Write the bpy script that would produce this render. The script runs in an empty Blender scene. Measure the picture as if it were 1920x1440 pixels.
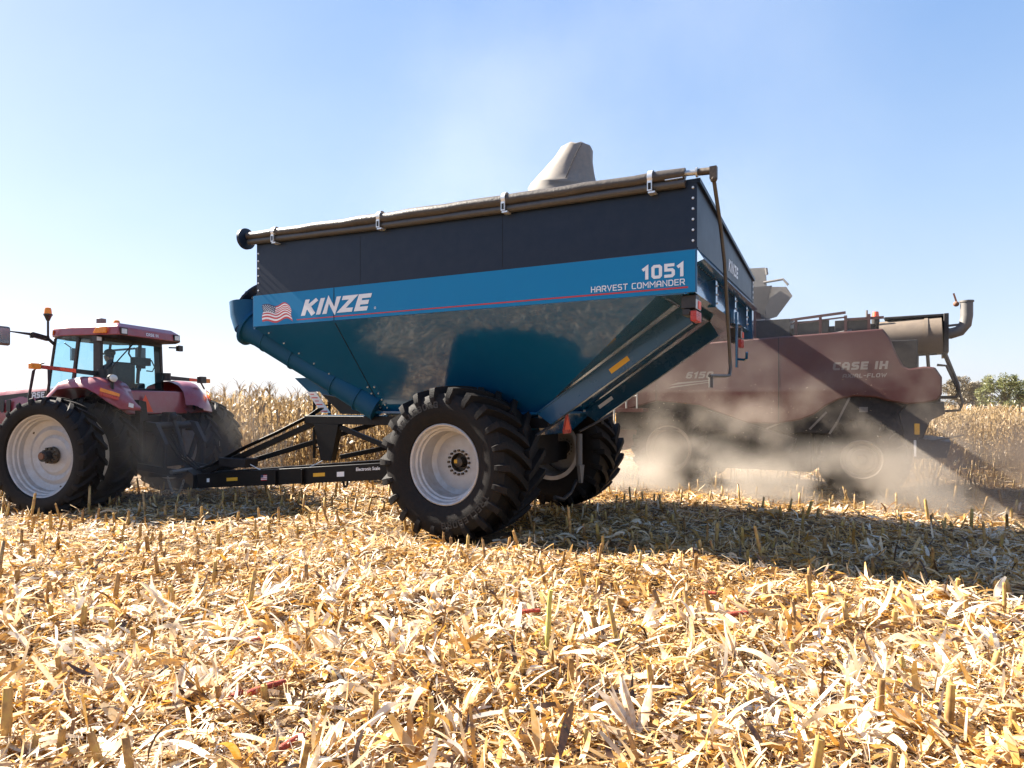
import bpy, bmesh, math, random
import numpy as np
from mathutils import Vector, Matrix

random.seed(7)
rng = np.random.default_rng(7)
sc = bpy.context.scene
COL = sc.collection
R = math.radians

# ---------------------------------------------------------------- camera
cam_d = bpy.data.cameras.new("camera")
cam = bpy.data.objects.new("camera", cam_d)
COL.objects.link(cam)
cam.location = (0, 0, 1.77)
cam.rotation_euler = (R(90), 0, 0)
cam_d.sensor_width = 36
cam_d.lens = 23.25
cam_d.shift_y = 38 / 1920
cam_d.clip_end = 3000
sc.camera = cam

# ---------------------------------------------------------------- sky, sun, exposure
SUN_DIR = Vector((-1.17, 0.60, 1.0)).normalized()          # towards the sun
elev = math.asin(SUN_DIR.z)
az = math.atan2(SUN_DIR.x, SUN_DIR.y)
world = bpy.data.worlds.new("World")
sc.world = world
world.use_nodes = True
wn = world.node_tree.nodes
sky = wn.new("ShaderNodeTexSky")
sky.sky_type = 'NISHITA'
sky.sun_disc = False
sky.sun_elevation = elev
sky.sun_rotation = az
sky.altitude = 200
sky.air_density = 1.0
sky.dust_density = 0.9
sky.ozone_density = 2.0
WL = world.node_tree.links
gam = wn.new("ShaderNodeGamma"); gam.inputs["Gamma"].default_value = 0.75       # evens out the brightness range of the sky
WL.new(sky.outputs[0], gam.inputs["Color"])
# autumn haze: a pale band at the horizon that deepens to blue overhead, with faint wisps
wtc = wn.new("ShaderNodeTexCoord"); wsx = wn.new("ShaderNodeSeparateXYZ"); WL.new(wtc.outputs["Generated"], wsx.inputs[0])
wz = wn.new("ShaderNodeMapRange"); wz.inputs["From Min"].default_value = -.02; wz.inputs["From Max"].default_value = .75; WL.new(wsx.outputs["Z"], wz.inputs["Value"])
wnz = wn.new("ShaderNodeTexNoise"); wnz.inputs["Scale"].default_value = 2.2; wnz.inputs["Detail"].default_value = 6; wnz.inputs["Roughness"].default_value = .6; wnz.inputs["Distortion"].default_value = .5
WL.new(wtc.outputs["Generated"], wnz.inputs["Vector"])
wad = wn.new("ShaderNodeMath"); wad.operation = 'MULTIPLY_ADD'; wad.inputs[1].default_value = -.34; WL.new(wnz.outputs["Fac"], wad.inputs[0])
wof = wn.new("ShaderNodeMath"); wof.operation = 'ADD'; wof.inputs[1].default_value = .17; WL.new(wz.outputs["Result"], wof.inputs[0]); WL.new(wof.outputs[0], wad.inputs[2])
wcr = wn.new("ShaderNodeValToRGB"); we = wcr.color_ramp.elements
we[0].position = 0; we[0].color = (1.80, 2.05, 2.30, 1); we[1].position = 1; we[1].color = (.34, .90, 2.05, 1)
q_ = we.new(.35); q_.color = (1.12, 1.70, 2.3, 1)
q_ = we.new(.65); q_.color = (.62, 1.24, 2.2, 1)
WL.new(wad.outputs[0], wcr.inputs[0])
tint = wn.new("ShaderNodeMix"); tint.data_type = 'RGBA'; tint.inputs["Factor"].default_value = .64
gmx = wn.new("ShaderNodeMix"); gmx.data_type = 'RGBA'; gmx.blend_type = 'MULTIPLY'; gmx.inputs["Factor"].default_value = 1; gmx.inputs["B"].default_value = (1.06, .955, 1.06, 1)
WL.new(gam.outputs["Color"], gmx.inputs["A"]); WL.new(gmx.outputs["Result"], tint.inputs["A"]); WL.new(wcr.outputs["Color"], tint.inputs["B"])
WL.new(tint.outputs["Result"], wn["Background"].inputs[0])
wn["Background"].inputs[1].default_value = 0.083

sun_d = bpy.data.lights.new("sun", 'SUN')
sun_d.energy = 5.0
sun_d.angle = R(0.5)
sun_d.color = (1.0, 0.92, 0.80)
sun = bpy.data.objects.new("sun", sun_d)
COL.objects.link(sun)
sun.rotation_euler = SUN_DIR.to_track_quat('Z', 'Y').to_euler()

sc.view_settings.view_transform = 'Standard'
sc.view_settings.look = 'None'
sc.view_settings.exposure = 2.25
sc.view_settings.gamma = 1
sc.cycles.use_denoising = True
sc.cycles.max_bounces = 8
sc.cycles.diffuse_bounces = 3
sc.cycles.glossy_bounces = 3
sc.cycles.transparent_max_bounces = 16
sc.cycles.volume_bounces = 1
sc.cycles.volume_step_rate = 1.0
sc.cycles.volume_max_steps = 128
sc.cycles.caustics_reflective = False
sc.cycles.caustics_refractive = False

# ---------------------------------------------------------------- mesh helpers
class MB:
    """Collects shapes and links them as ONE mesh object.  flip: points come as
    (u, v, z) with u pointing to the vehicle's front = local -x."""
    def __init__(s, flip=True):
        s.v, s.f, s.m, s.s = [], [], [], []
        s.mi = 0
        s.flip = flip
    def add(s, vs, fs, smooth=False):
        o = len(s.v)
        s.v += [tuple(p) for p in vs]
        for f in fs:
            s.f.append([i + o for i in f]); s.m.append(s.mi); s.s.append(smooth)
        return s
    def box(s, u0, u1, v0, v1, z0, z1):
        vs = [(u, v, z) for u in (u0, u1) for v in (v0, v1) for z in (z0, z1)]
        return s.add(vs, [(0, 1, 3, 2), (4, 6, 7, 5), (0, 4, 5, 1), (2, 3, 7, 6), (0, 2, 6, 4), (1, 5, 7, 3)])
    def bar(s, p0, p1, w, h, up=(0, 0, 1), w1=None, h1=None):
        p0, p1 = Vector(p0), Vector(p1)
        d = (p1 - p0).normalized(); side = d.cross(Vector(up)).normalized(); u = side.cross(d)
        w1 = w if w1 is None else w1; h1 = h if h1 is None else h1
        vs = []
        for p, a, b in ((p0, w, h), (p1, w1, h1)):
            for i, j in ((-1, -1), (1, -1), (1, 1), (-1, 1)):
                vs.append(p + side * i * a / 2 + u * j * b / 2)
        return s.add(vs, [(0, 1, 2, 3), (7, 6, 5, 4), (0, 4, 5, 1), (1, 5, 6, 2), (2, 6, 7, 3), (3, 7, 4, 0)])
    def tube(s, pts, r, n=10, cap=True, closed=False):
        pts = [Vector(p) for p in pts]
        k = len(pts)
        rs = r if isinstance(r, (list, tuple)) else [r] * k
        t0 = (pts[1] - pts[0]).normalized()
        a = Vector((0, 0, 1)) if abs(t0.z) < .9 else Vector((1, 0, 0))
        nrm = t0.cross(a).normalized()
        vs, fs = [], []
        for i, p in enumerate(pts):
            t = (pts[min(i + 1, k - 1)] - pts[max(i - 1, 0)]).normalized()
            nrm = (nrm - t * nrm.dot(t)).normalized()
            b = t.cross(nrm)
            for j in range(n):
                q = 2 * math.pi * j / n
                vs.append(p + (nrm * math.cos(q) + b * math.sin(q)) * rs[i])
        for i in range(k - 1):
            for j in range(n):
                fs.append((i * n + j, i * n + (j + 1) % n, (i + 1) * n + (j + 1) % n, (i + 1) * n + j))
        s.add(vs, fs, True)
        if cap:
            s.add(vs[:n], [tuple(range(n))]); s.add(vs[-n:], [tuple(range(n))])
        return s
    def cyl(s, p0, p1, r0, r1=None, n=20, cap=True):
        return s.tube([p0, p1], [r0, r0 if r1 is None else r1], n, cap)
    def prism(s, pts, off):
        n = len(pts); off = Vector(off)
        a = [Vector(p) for p in pts]; b = [p + off for p in a]
        fs = [tuple(range(n)), tuple(range(2 * n - 1, n - 1, -1))]
        fs += [(i, i + n, (i + 1) % n + n, (i + 1) % n) for i in range(n)]
        return s.add(a + b, fs)
    def poly(s, pts):
        return s.add(pts, [tuple(range(len(pts)))])
    def sheet(s, rows, smooth=True):
        n = len(rows[0]); vs = [p for r in rows for p in r]
        fs = [(i * n + j, i * n + j + 1, (i + 1) * n + j + 1, (i + 1) * n + j) for i in range(len(rows) - 1) for j in range(n - 1)]
        return s.add(vs, fs, smooth)
    def lathe(s, c, prof, n=48, close=False):
        """prof: list of (y, r) about the v axis through c."""
        c = Vector(c); vs, fs = [], []
        k = len(prof)
        for y, r in prof:
            for j in range(n):
                q = 2 * math.pi * j / n
                vs.append(c + Vector((math.cos(q) * r, y, math.sin(q) * r)))
        for i in range(k - 1):
            for j in range(n):
                fs.append((i * n + j, i * n + (j + 1) % n, (i + 1) * n + (j + 1) % n, (i + 1) * n + j))
        return s.add(vs, fs, True)
    def ball(s, c, r, n=12, sz=(1, 1, 1)):
        c = Vector(c); vs, fs = [], []
        m = n // 2
        for i in range(m + 1):
            a = math.pi * i / m
            for j in range(n):
                q = 2 * math.pi * j / n
                vs.append(c + Vector((math.sin(a) * math.cos(q) * r * sz[0], math.sin(a) * math.sin(q) * r * sz[1], math.cos(a) * r * sz[2])))
        for i in range(m):
            for j in range(n):
                fs.append((i * n + j, i * n + (j + 1) % n, (i + 1) * n + (j + 1) % n, (i + 1) * n + j))
        return s.add(vs, fs, True)
    def build(s, name, mats, parent=None, bevel=0, angle=38, loc=None):
        me = bpy.data.meshes.new(name)
        vs = [(-p[0], p[1], p[2]) for p in s.v] if s.flip else [tuple(p) for p in s.v]
        me.from_pydata(vs, [], s.f)
        if not isinstance(mats, (list, tuple)): mats = [mats]
        for m in mats: me.materials.append(m)
        me.polygons.foreach_set("material_index", s.m)
        me.polygons.foreach_set("use_smooth", s.s)
        bm = bmesh.new(); bm.from_mesh(me)
        bmesh.ops.remove_doubles(bm, verts=bm.verts, dist=1e-5)
        bmesh.ops.recalc_face_normals(bm, faces=bm.faces)
        bm.to_mesh(me); bm.free()
        me.set_sharp_from_angle(angle=R(angle))
        o = bpy.data.objects.new(name, me)
        COL.objects.link(o)
        if parent is not None: o.parent = parent
        if loc is not None: o.location = loc
        if bevel:
            b = o.modifiers.new("bevel", 'BEVEL'); b.width = bevel; b.segments = 2
            b.limit_method = 'ANGLE'; b.angle_limit = R(40); b.harden_normals = False
        return o

def tag(o, label=None, cat=None, group=None, kind=None):
    for k, v in (('label', label), ('category', cat), ('group', group), ('kind', kind)):
        if v: o[k] = v
    return o

def empty(name, loc=(0, 0, 0), rz=0, parent=None):
    o = bpy.data.objects.new(name, None)
    o.empty_display_size = .3
    COL.objects.link(o)
    o.location = loc; o.rotation_euler = (0, 0, rz)
    if parent is not None: o.parent = parent
    return o

def copy_tree(o, parent=None):
    c = o.copy(); COL.objects.link(c)
    if parent is not None: c.parent = parent
    for ch in list(o.children): copy_tree(ch, c)
    return c

# ---------------------------------------------------------------- stroke lettering
GL = {
 'A': (.72, [[(0, 0), (0, .75), (.2, 1), (.52, 1), (.72, .75), (.72, 0)], [(0, .38), (.72, .38)]]),
 'B': (.7, [[(0, 0), (0, 1), (.56, 1), (.68, .88), (.68, .62), (.58, .52), (.7, .42), (.7, .1), (.58, 0), (0, 0)], [(0, .52), (.58, .52)]]),
 'C': (.64, [[(.64, 1), (.12, 1), (0, .88), (0, .12), (.12, 0), (.64, 0)]]),
 'D': (.7, [[(0, 0), (0, 1), (.52, 1), (.7, .82), (.7, .18), (.52, 0), (0, 0)]]),
 'E': (.6, [[(.6, 1), (0, 1), (0, 0), (.6, 0)], [(0, .5), (.54, .5)]]),
 'F': (.6, [[(.6, 1), (0, 1), (0, 0)], [(0, .5), (.52, .5)]]),
 'G': (.7, [[(.68, .8), (.56, 1), (.14, 1), (0, .86), (0, .14), (.14, 0), (.7, 0), (.7, .48), (.38, .48)]]),
 'H': (.7, [[(0, 0), (0, 1)], [(.7, 0), (.7, 1)], [(0, .5), (.7, .5)]]),
 'I': (.02, [[(.01, 0), (.01, 1)]]),
 'K': (.7, [[(0, 0), (0, 1)], [(.64, 1), (.08, .42)], [(.2, .6), (.7, 0)]]),
 'L': (.58, [[(0, 1), (0, 0), (.58, 0)]]),
 'M': (.9, [[(0, 0), (0, 1), (.45, .4), (.9, 1), (.9, 0)]]),
 'N': (.72, [[(0, 0), (0, 1), (.72, 0), (.72, 1)]]),
 'O': (.7, [[(.14, 0), (0, .14), (0, .86), (.14, 1), (.56, 1), (.7, .86), (.7, .14), (.56, 0), (.14, 0)]]),
 'R': (.7, [[(0, 0), (0, 1), (.58, 1), (.7, .88), (.7, .56), (.58, .44), (0, .44)], [(.4, .44), (.72, 0)]]),
 'S': (.66, [[(.64, 1), (.12, 1), (0, .88), (0, .63), (.12, .51), (.54, .51), (.66, .39), (.66, .12), (.54, 0), (.01, 0)]]),
 'T': (.7, [[(0, 1), (.7, 1)], [(.35, 1), (.35, 0)]]),
 'V': (.74, [[(0, 1), (.37, 0), (.74, 1)]]),
 'X': (.7, [[(0, 0), (.7, 1)], [(0, 1), (.7, 0)]]),
 'W': (1.0, [[(0, 1), (.25, 0), (.5, .8), (.75, 0), (1, 1)]]),
 'Z': (.68, [[(0, 1), (.66, 1), (.02, 0), (.68, 0)]]),
 '-': (.4, [[(0, .5), (.4, .5)]]),
 '0': (.66, [[(.12, 0), (0, .12), (0, .88), (.12, 1), (.54, 1), (.66, .88), (.66, .12), (.54, 0), (.12, 0)]]),
 '1': (.34, [[(0, .82), (.26, 1), (.26, 0)]]),
 '5': (.64, [[(.6, 1), (0, 1), (0, .56), (.52, .56), (.64, .44), (.64, .12), (.52, 0), (0, 0)]]),
 '6': (.64, [[(.6, 1), (.12, 1), (0, .86), (0, .12), (.12, 0), (.52, 0), (.64, .12), (.64, .44), (.52, .56), (0, .56)]]),
}
def strokes(mb, text, place, h, th, slant=0., gap=.3, space=.5):
    """place(x, y, e) -> 3-D point; th is the stroke width as a share of h."""
    x0 = 0.; e = 0
    for ch in text:
        if ch == ' ': x0 += space * h; continue
        w, pls = GL[ch]
        for pl in pls:
            closed = pl[0] == pl[-1]
            q = [Vector((a * (1 - th) + th / 2, b * (1 - th) + th / 2)) for a, b in (pl[:-1] if closed else pl)]
            n = len(q); Lf, Rt = [], []
            for i in range(n):
                pv = q[i - 1] if (i > 0 or closed) else None
                nx = q[(i + 1) % n] if (i < n - 1 or closed) else None
                d1 = (q[i] - pv).normalized() if pv is not None else None
                d2 = (nx - q[i]).normalized() if nx is not None else None
                if d1 is None: d1 = d2
                if d2 is None: d2 = d1
                n1 = Vector((-d1.y, d1.x)); n2 = Vector((-d2.y, d2.x))
                m = n1 + n2
                m = m.normalized() if m.length > 1e-4 else n1
                k = min(1 / max(m.dot(n1), .35), 2.2)
                ext = Vector((0, 0))
                if pv is None: ext = -d2 * th / 2
                if nx is None: ext = d1 * th / 2
                Lf.append(q[i] + m * k * th / 2 + ext); Rt.append(q[i] - m * k * th / 2 + ext)
            e += 1
            P = lambda p: place(x0 + (p.x + slant * p.y) * h, p.y * h, e * .00025)
            rng_ = range(n if closed else n - 1)
            for i in rng_:
                j = (i + 1) % n
                mb.add([P(Lf[i]), P(Lf[j]), P(Rt[j]), P(Rt[i])], [(0, 1, 2, 3)])
        x0 += (w * (1 - th) + th + gap * .5) * h
    return x0
def word_parts(name, text, place, h, th, slant, gap, space, m, parent):
    """one part per word, set on one line"""
    x0 = 0.
    for w in text.split(' '):
        mb = MB(); adv = strokes(mb, w, lambda x, y, e: place(x + x0, y, e), h, th, slant, gap, space)
        mb.build(name, m, parent); x0 += adv + space * h
def plane_place(o, ex, ey, nrm):
    o, ex, ey, nrm = Vector(o), Vector(ex), Vector(ey), Vector(nrm)
    return lambda x, y, e: o + ex * x + ey * y + nrm * (.004 + e)

# ---------------------------------------------------------------- materials
def mat(name, col, rough=.5, metal=0., coat=0., dust=0., dustcol=(.34, .27, .19), scale=3., var=.12, bump=0., bscale=60., spec=.5, fall=0.):
    m = bpy.data.materials.new(name); m.use_nodes = True
    nt = m.node_tree; N = nt.nodes; L = nt.links
    b = N["Principled BSDF"]
    b.inputs["Metallic"].default_value = metal
    b.inputs["Specular IOR Level"].default_value = spec
    b.inputs["Coat Weight"].default_value = coat
    b.inputs["Coat Roughness"].default_value = .05
    tc = N.new("ShaderNodeTexCoord")
    n1 = N.new("ShaderNodeTexNoise"); n1.inputs["Scale"].default_value = scale; n1.inputs["Detail"].default_value = 8
    n1.inputs["Roughness"].default_value = .65
    L.new(tc.outputs["Object"], n1.inputs["Vector"])
    mx = N.new("ShaderNodeMix"); mx.data_type = 'RGBA'
    mx.inputs["A"].default_value = (*[c * (1 - var) for c in col], 1)
    mx.inputs["B"].default_value = (*[min(1, c * (1 + var)) for c in col], 1)
    L.new(n1.outputs["Fac"], mx.inputs["Factor"])
    out = mx.outputs["Result"]
    rv = N.new("ShaderNodeMapRange"); rv.inputs["To Min"].default_value = max(.02, rough - min(.08, rough * .4)); rv.inputs["To Max"].default_value = min(1, rough + min(.1, rough * .5))
    L.new(n1.outputs["Fac"], rv.inputs["Value"])
    ro = rv.outputs["Result"]
    if dust > 0:
        n2 = N.new("ShaderNodeTexNoise"); n2.inputs["Scale"].default_value = scale * 2.3; n2.inputs["Detail"].default_value = 10
        n2.inputs["Roughness"].default_value = .7
        L.new(tc.outputs["Object"], n2.inputs["Vector"])
        geo = N.new("ShaderNodeNewGeometry"); sx = N.new("ShaderNodeSeparateXYZ"); L.new(geo.outputs["Normal"], sx.inputs[0])
        up = N.new("ShaderNodeMapRange"); up.inputs["From Min"].default_value = -.3; up.inputs["From Max"].default_value = 1
        up.inputs["To Min"].default_value = dust * .45; up.inputs["To Max"].default_value = dust * 1.5
        L.new(sx.outputs["Z"], up.inputs["Value"])
        rg = N.new("ShaderNodeMapRange"); rg.inputs["From Min"].default_value = .3; rg.inputs["From Max"].default_value = .7
        L.new(n2.outputs["Fac"], rg.inputs["Value"])
        mu = N.new("ShaderNodeMath"); mu.operation = 'MULTIPLY'; mu.use_clamp = True
        L.new(up.outputs["Result"], mu.inputs[0]); L.new(rg.outputs["Result"], mu.inputs[1])
        m2 = N.new("ShaderNodeMix"); m2.data_type = 'RGBA'; m2.inputs["B"].default_value = (*dustcol, 1)
        L.new(mu.outputs[0], m2.inputs["Factor"]); L.new(out, m2.inputs["A"]); out = m2.outputs["Result"]
        m3 = N.new("ShaderNodeMix"); m3.inputs["B"].default_value = .9
        L.new(mu.outputs[0], m3.inputs["Factor"]); L.new(ro, m3.inputs["A"]); ro = m3.outputs["Result"]
    L.new(out, b.inputs["Base Color"]); L.new(ro, b.inputs["Roughness"])
    if bump > 0:
        n3 = N.new("ShaderNodeTexNoise"); n3.inputs["Scale"].default_value = bscale; n3.inputs["Detail"].default_value = 5
        L.new(tc.outputs["Object"], n3.inputs["Vector"])
        bp = N.new("ShaderNodeBump"); bp.inputs["Strength"].default_value = bump; bp.inputs["Distance"].default_value = .02
        L.new(n3.outputs["Fac"], bp.inputs["Height"]); L.new(bp.outputs["Normal"], b.inputs["Normal"])
    return m

def glassmat(name, tint, gloss=.1):
    m = bpy.data.materials.new(name); m.use_nodes = True
    nt = m.node_tree; N = nt.nodes; L = nt.links
    N.remove(N["Principled BSDF"])
    t = N.new("ShaderNodeBsdfTransparent"); t.inputs[0].default_value = (*tint, 1)
    g = N.new("ShaderNodeBsdfGlossy"); g.inputs["Roughness"].default_value = .03
    lw = N.new("ShaderNodeLayerWeight"); lw.inputs["Blend"].default_value = .25
    mp = N.new("ShaderNodeMapRange"); mp.inputs["To Min"].default_value = gloss * .5; mp.inputs["To Max"].default_value = .35
    L.new(lw.outputs["Fresnel"], mp.inputs["Value"])
    mx = N.new("ShaderNodeMixShader")
    L.new(mp.outputs["Result"], mx.inputs[0]); L.new(t.outputs[0], mx.inputs[1]); L.new(g.outputs[0], mx.inputs[2])
    L.new(mx.outputs[0], N["Material Output"].inputs["Surface"])
    return m

def leafmat(name, ramp, trans=.35, rough=.75, attr=None, scale=4.):
    m = bpy.data.materials.new(name); m.use_nodes = True
    nt = m.node_tree; N = nt.nodes; L = nt.links
    N.remove(N["Principled BSDF"])
    cr = N.new("ShaderNodeValToRGB"); el = cr.color_ramp.elements
    while len(el) < len(ramp): el.new(.5)
    for e, (p, c) in zip(el, ramp): e.position = p; e.color = (*c, 1)
    tc = N.new("ShaderNodeTexCoord")
    nz = N.new("ShaderNodeTexNoise"); nz.inputs["Scale"].default_value = scale * 6; nz.inputs["Detail"].default_value = 4
    L.new(tc.outputs["Object"], nz.inputs["Vector"])
    if attr:
        a = N.new("ShaderNodeAttribute"); a.attribute_name = attr
        ad = N.new("ShaderNodeMath"); ad.operation = 'MULTIPLY_ADD'; ad.inputs[1].default_value = .34
        sb = N.new("ShaderNodeMath"); sb.operation = 'SUBTRACT'; sb.inputs[1].default_value = .13
        L.new(a.outputs["Fac"], sb.inputs[0]); L.new(nz.outputs["Fac"], ad.inputs[0]); L.new(sb.outputs[0], ad.inputs[2])
        L.new(ad.outputs[0], cr.inputs[0])
    else:
        oi = N.new("ShaderNodeObjectInfo")
        ad = N.new("ShaderNodeMath"); ad.operation = 'MULTIPLY_ADD'; ad.inputs[1].default_value = .35
        n4 = N.new("ShaderNodeMath"); n4.operation = 'MULTIPLY_ADD'; n4.inputs[1].default_value = 1.5; n4.inputs[2].default_value = -.45
        L.new(nz.outputs["Fac"], n4.inputs[0])
        L.new(oi.outputs["Random"], ad.inputs[0]); L.new(n4.outputs[0], ad.inputs[2]); L.new(ad.outputs[0], cr.inputs[0])
    d = N.new("ShaderNodeBsdfDiffuse"); t = N.new("ShaderNodeBsdfTranslucent"); g = N.new("ShaderNodeBsdfGlossy")
    g.inputs["Roughness"].default_value = .45; g.inputs["Color"].default_value = (.9, .9, .9, 1)
    L.new(cr.outputs[0], d.inputs[0]); L.new(cr.outputs[0], t.inputs[0])
    m1 = N.new("ShaderNodeMixShader"); m1.inputs[0].default_value = trans
    L.new(d.outputs[0], m1.inputs[1]); L.new(t.outputs[0], m1.inputs[2])
    m2 = N.new("ShaderNodeMixShader"); m2.inputs[0].default_value = .05
    L.new(m1.outputs[0], m2.inputs[1]); L.new(g.outputs[0], m2.inputs[2])
    L.new(m2.outputs[0], N["Material Output"].inputs["Surface"])
    return m

M = {}
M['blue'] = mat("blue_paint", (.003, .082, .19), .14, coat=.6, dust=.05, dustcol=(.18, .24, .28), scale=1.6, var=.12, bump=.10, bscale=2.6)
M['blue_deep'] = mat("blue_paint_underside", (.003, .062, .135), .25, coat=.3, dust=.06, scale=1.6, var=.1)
M['band'] = mat("bright_blue_band", (.0, .20, .43), .5, spec=.3, dust=.01, scale=2., var=.06)
M['blue_shaded'] = mat("shaded_blue_paint", (.004, .07, .15), .5, spec=.25, scale=2.)  # darker, matte copy of the hopper blue with shade put into the colour
M['black_sheet'] = mat("black_extension_sheet", (.006, .014, .032), .4, spec=.3, dust=.04, dustcol=(.3, .3, .31), scale=2.2, var=.2)
M['frame'] = mat("black_frame_paint", (.005, .005, .006), .45, spec=.22, dust=.03, scale=4., var=.2)
M['tarp'] = mat("grey_rolled_tarp", (.045, .037, .031), .42, dust=.14, scale=9., var=.4, bump=.3, bscale=30)
M['pipe'] = mat("dusty_dark_pipe", (.07, .067, .064), .4, metal=.4, dust=.15, scale=8, var=.3)
M['steel'] = mat("bare_steel", (.5, .5, .48), .35, metal=.8, dust=.15, scale=12, var=.2)
M['zinc'] = mat("zinc_bolt", (.75, .75, .74), .3, metal=.6, scale=20)
M['white'] = mat("white_decal", (.8, .82, .84), .4, dust=.06, scale=6, var=.04)
M['red_decal'] = mat("red_decal", (.5, .025, .035), .4, dust=.05, scale=6)
M['navy_decal'] = mat("navy_decal", (.01, .03, .1), .4, scale=6)
M['grey_decal'] = mat("faded_grey_decal", (.17, .15, .14), .6, dust=.4, dustcol=(.2, .15, .12), scale=6, var=.25)
M['rubber'] = mat("dusty_rubber", (.006, .0056, .006), .62, dust=.42, dustcol=(.04, .031, .026), scale=7, var=.3, bump=.25, bscale=90, spec=.2)
M['rim'] = mat("silver_rim_paint", (.50, .50, .51), .38, metal=.2, dust=.5, dustcol=(.3, .235, .17), scale=4., var=.06)
M['rim_dirty'] = mat("dusty_rim_paint", (.14, .12, .10), .6, dust=.6, dustcol=(.13, .10, .075), scale=4., var=.15)
M['hub'] = mat("oily_hub_metal", (.045, .035, .028), .5, metal=.4, dust=.4, scale=14, var=.4)
M['rust'] = mat("rusty_axle", (.16, .06, .03), .7, dust=.3, scale=20, var=.4)
M['amber'] = mat("amber_lens", (.85, .26, .01), .25, scale=15, var=.15, dust=.1)
M['redlens'] = mat("red_lens", (.45, .025, .015), .25, scale=15, var=.15, dust=.1)
M['smv'] = mat("orange_red_reflector", (.9, .09, .03), .4, scale=8, var=.06, dust=.1)
M['lamp'] = mat("lamp_glass", (.75, .75, .72), .2, scale=20, var=.1, dust=.2)
M['yellow'] = mat("yellow_decal", (.75, .4, .02), .45, scale=8, dust=.15)
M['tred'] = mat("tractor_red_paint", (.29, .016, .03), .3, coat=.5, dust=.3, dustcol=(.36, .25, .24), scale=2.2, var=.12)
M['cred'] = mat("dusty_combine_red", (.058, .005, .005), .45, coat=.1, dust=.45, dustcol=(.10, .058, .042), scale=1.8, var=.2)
M['cabblack'] = mat("cab_black_plastic", (.010, .010, .013), .45, dust=.15, scale=5, var=.2)
M['darkmetal'] = mat("dark_greasy_metal", (.013, .013, .015), .5, spec=.3, metal=.1, dust=.3, dustcol=(.12, .1, .09), scale=6, var=.4)
M['greymetal'] = mat("dusty_grey_metal", (.13, .125, .12), .5, metal=.2, dust=.5, dustcol=(.25, .21, .18), scale=4, var=.25)
M['boot'] = mat("grey_rubber_spout", (.19, .175, .16), .6, dust=.6, dustcol=(.36, .29, .22), scale=6, var=.2)
M['screen'] = mat("tan_dusty_drum", (.13, .10, .075), .75, dust=.8, dustcol=(.2, .155, .115), scale=3, var=.3)
M['glass'] = glassmat("cab_glass", (.62, .85, .94), .06)
M['mirror'] = mat("mirror_glass", (.4, .44, .47), .25, metal=.6, scale=5, var=.02)
M['skin'] = mat("skin", (.45, .26, .18), .6, scale=10)
M['shirt'] = mat("dark_shirt", (.04, .045, .07), .85, scale=10)
M['grain'] = mat("yellow_grain", (.6, .3, .06), .7, scale=60, var=.5)
# ---------------------------------------------------------------- wheels
def tyre_mesh(R_, w, rim_r, n, lug_h, lead, lw, drive, words=None, side=-1):
    mb = MB(flip=False)
    Rc = R_ - lug_h; h = Rc - rim_r
    half = [(-.40, 0.), (-.445, .06), (-.485, .3), (-.5, .52), (-.487, .76), (-.44, .93)]
    prof = [(y * w, rim_r + k * h) for y, k in half] + [(-.3 * w, Rc - .012), (-.15 * w, Rc), (0, Rc + .004)]
    prof = prof + [(-y, r) for y, r in prof[-2::-1]]
    mb.lathe((0, 0, 0), prof, 96)
    mb.lathe((0, 0, 0), [(-.40 * w, rim_r), (.40 * w, rim_r)], 96)
    for sd in (-1, 1):
        for k in range(n):
            th0 = 2 * math.pi * (k + (.5 if sd > 0 else 0)) / n
            secs = []
            for s_ in (0, .2, .4, .6, .8, 1.0):
                y = sd * w * (-.02 + s_ * .49)
                rt = R_ - .028 * s_ ** 3; rb = Rc - .02 - .07 * s_ ** 4 * (h / .5)
                dth = lead * (1 - s_) ** 1.15 * (1 if drive else -1)
                secs.append((y, rb, y, rt, th0 + dth, lw * (1 - .12 * s_)))
            secs.append((sd * w * .47, rim_r + .74 * h, sd * w * .513, rim_r + .84 * h, th0, lw * .85))
            secs.append((sd * w * .48, rim_r + .62 * h, sd * w * .503, rim_r + .66 * h, th0, lw * .7))
            vs, fs = [], []
            for yb, rb, yt, rt, th, ww in secs:
                for q, (yy, rr, f) in enumerate(((yb, rb, -.75), (yt, rt, -.5), (yt, rt, .5), (yb, rb, .75))):
                    a = th + f * ww / R_
                    vs.append((math.cos(a) * rr, yy, math.sin(a) * rr))
            m = len(secs)
            for i in range(m - 1):
                for q in range(3):
                    fs.append((i * 4 + q, i * 4 + q + 1, i * 4 + q + 5, i * 4 + q + 4))
            fs += [(0, 1, 2, 3), tuple((m - 1) * 4 + q for q in (3, 2, 1, 0))]
            mb.add(vs, fs)
    if words:
        rr0 = rim_r + .5 * h; lh = .2 * h
        for mid in (R(122), R(-58)):
            tmp = MB(flip=False)
            L = strokes(tmp, words, lambda x, y, e: (x, y, e), lh, .2, 0, .45)
            mb.mi = 1
            def pl(x, y, e):
                a = mid - (x - L / 2) / rr0
                r = rr0 + y
                return (math.cos(a) * r, side * (.5 * w + .005 + e), math.sin(a) * r)
            strokes(mb, words, pl, lh, .2, 0, .45)
            mb.mi = 0
    return mb
M['letters'] = mat("raised_tyre_letters", (.012, .012, .013), .5, dust=.2, dustcol=(.07, .06, .05), scale=9)

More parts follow.
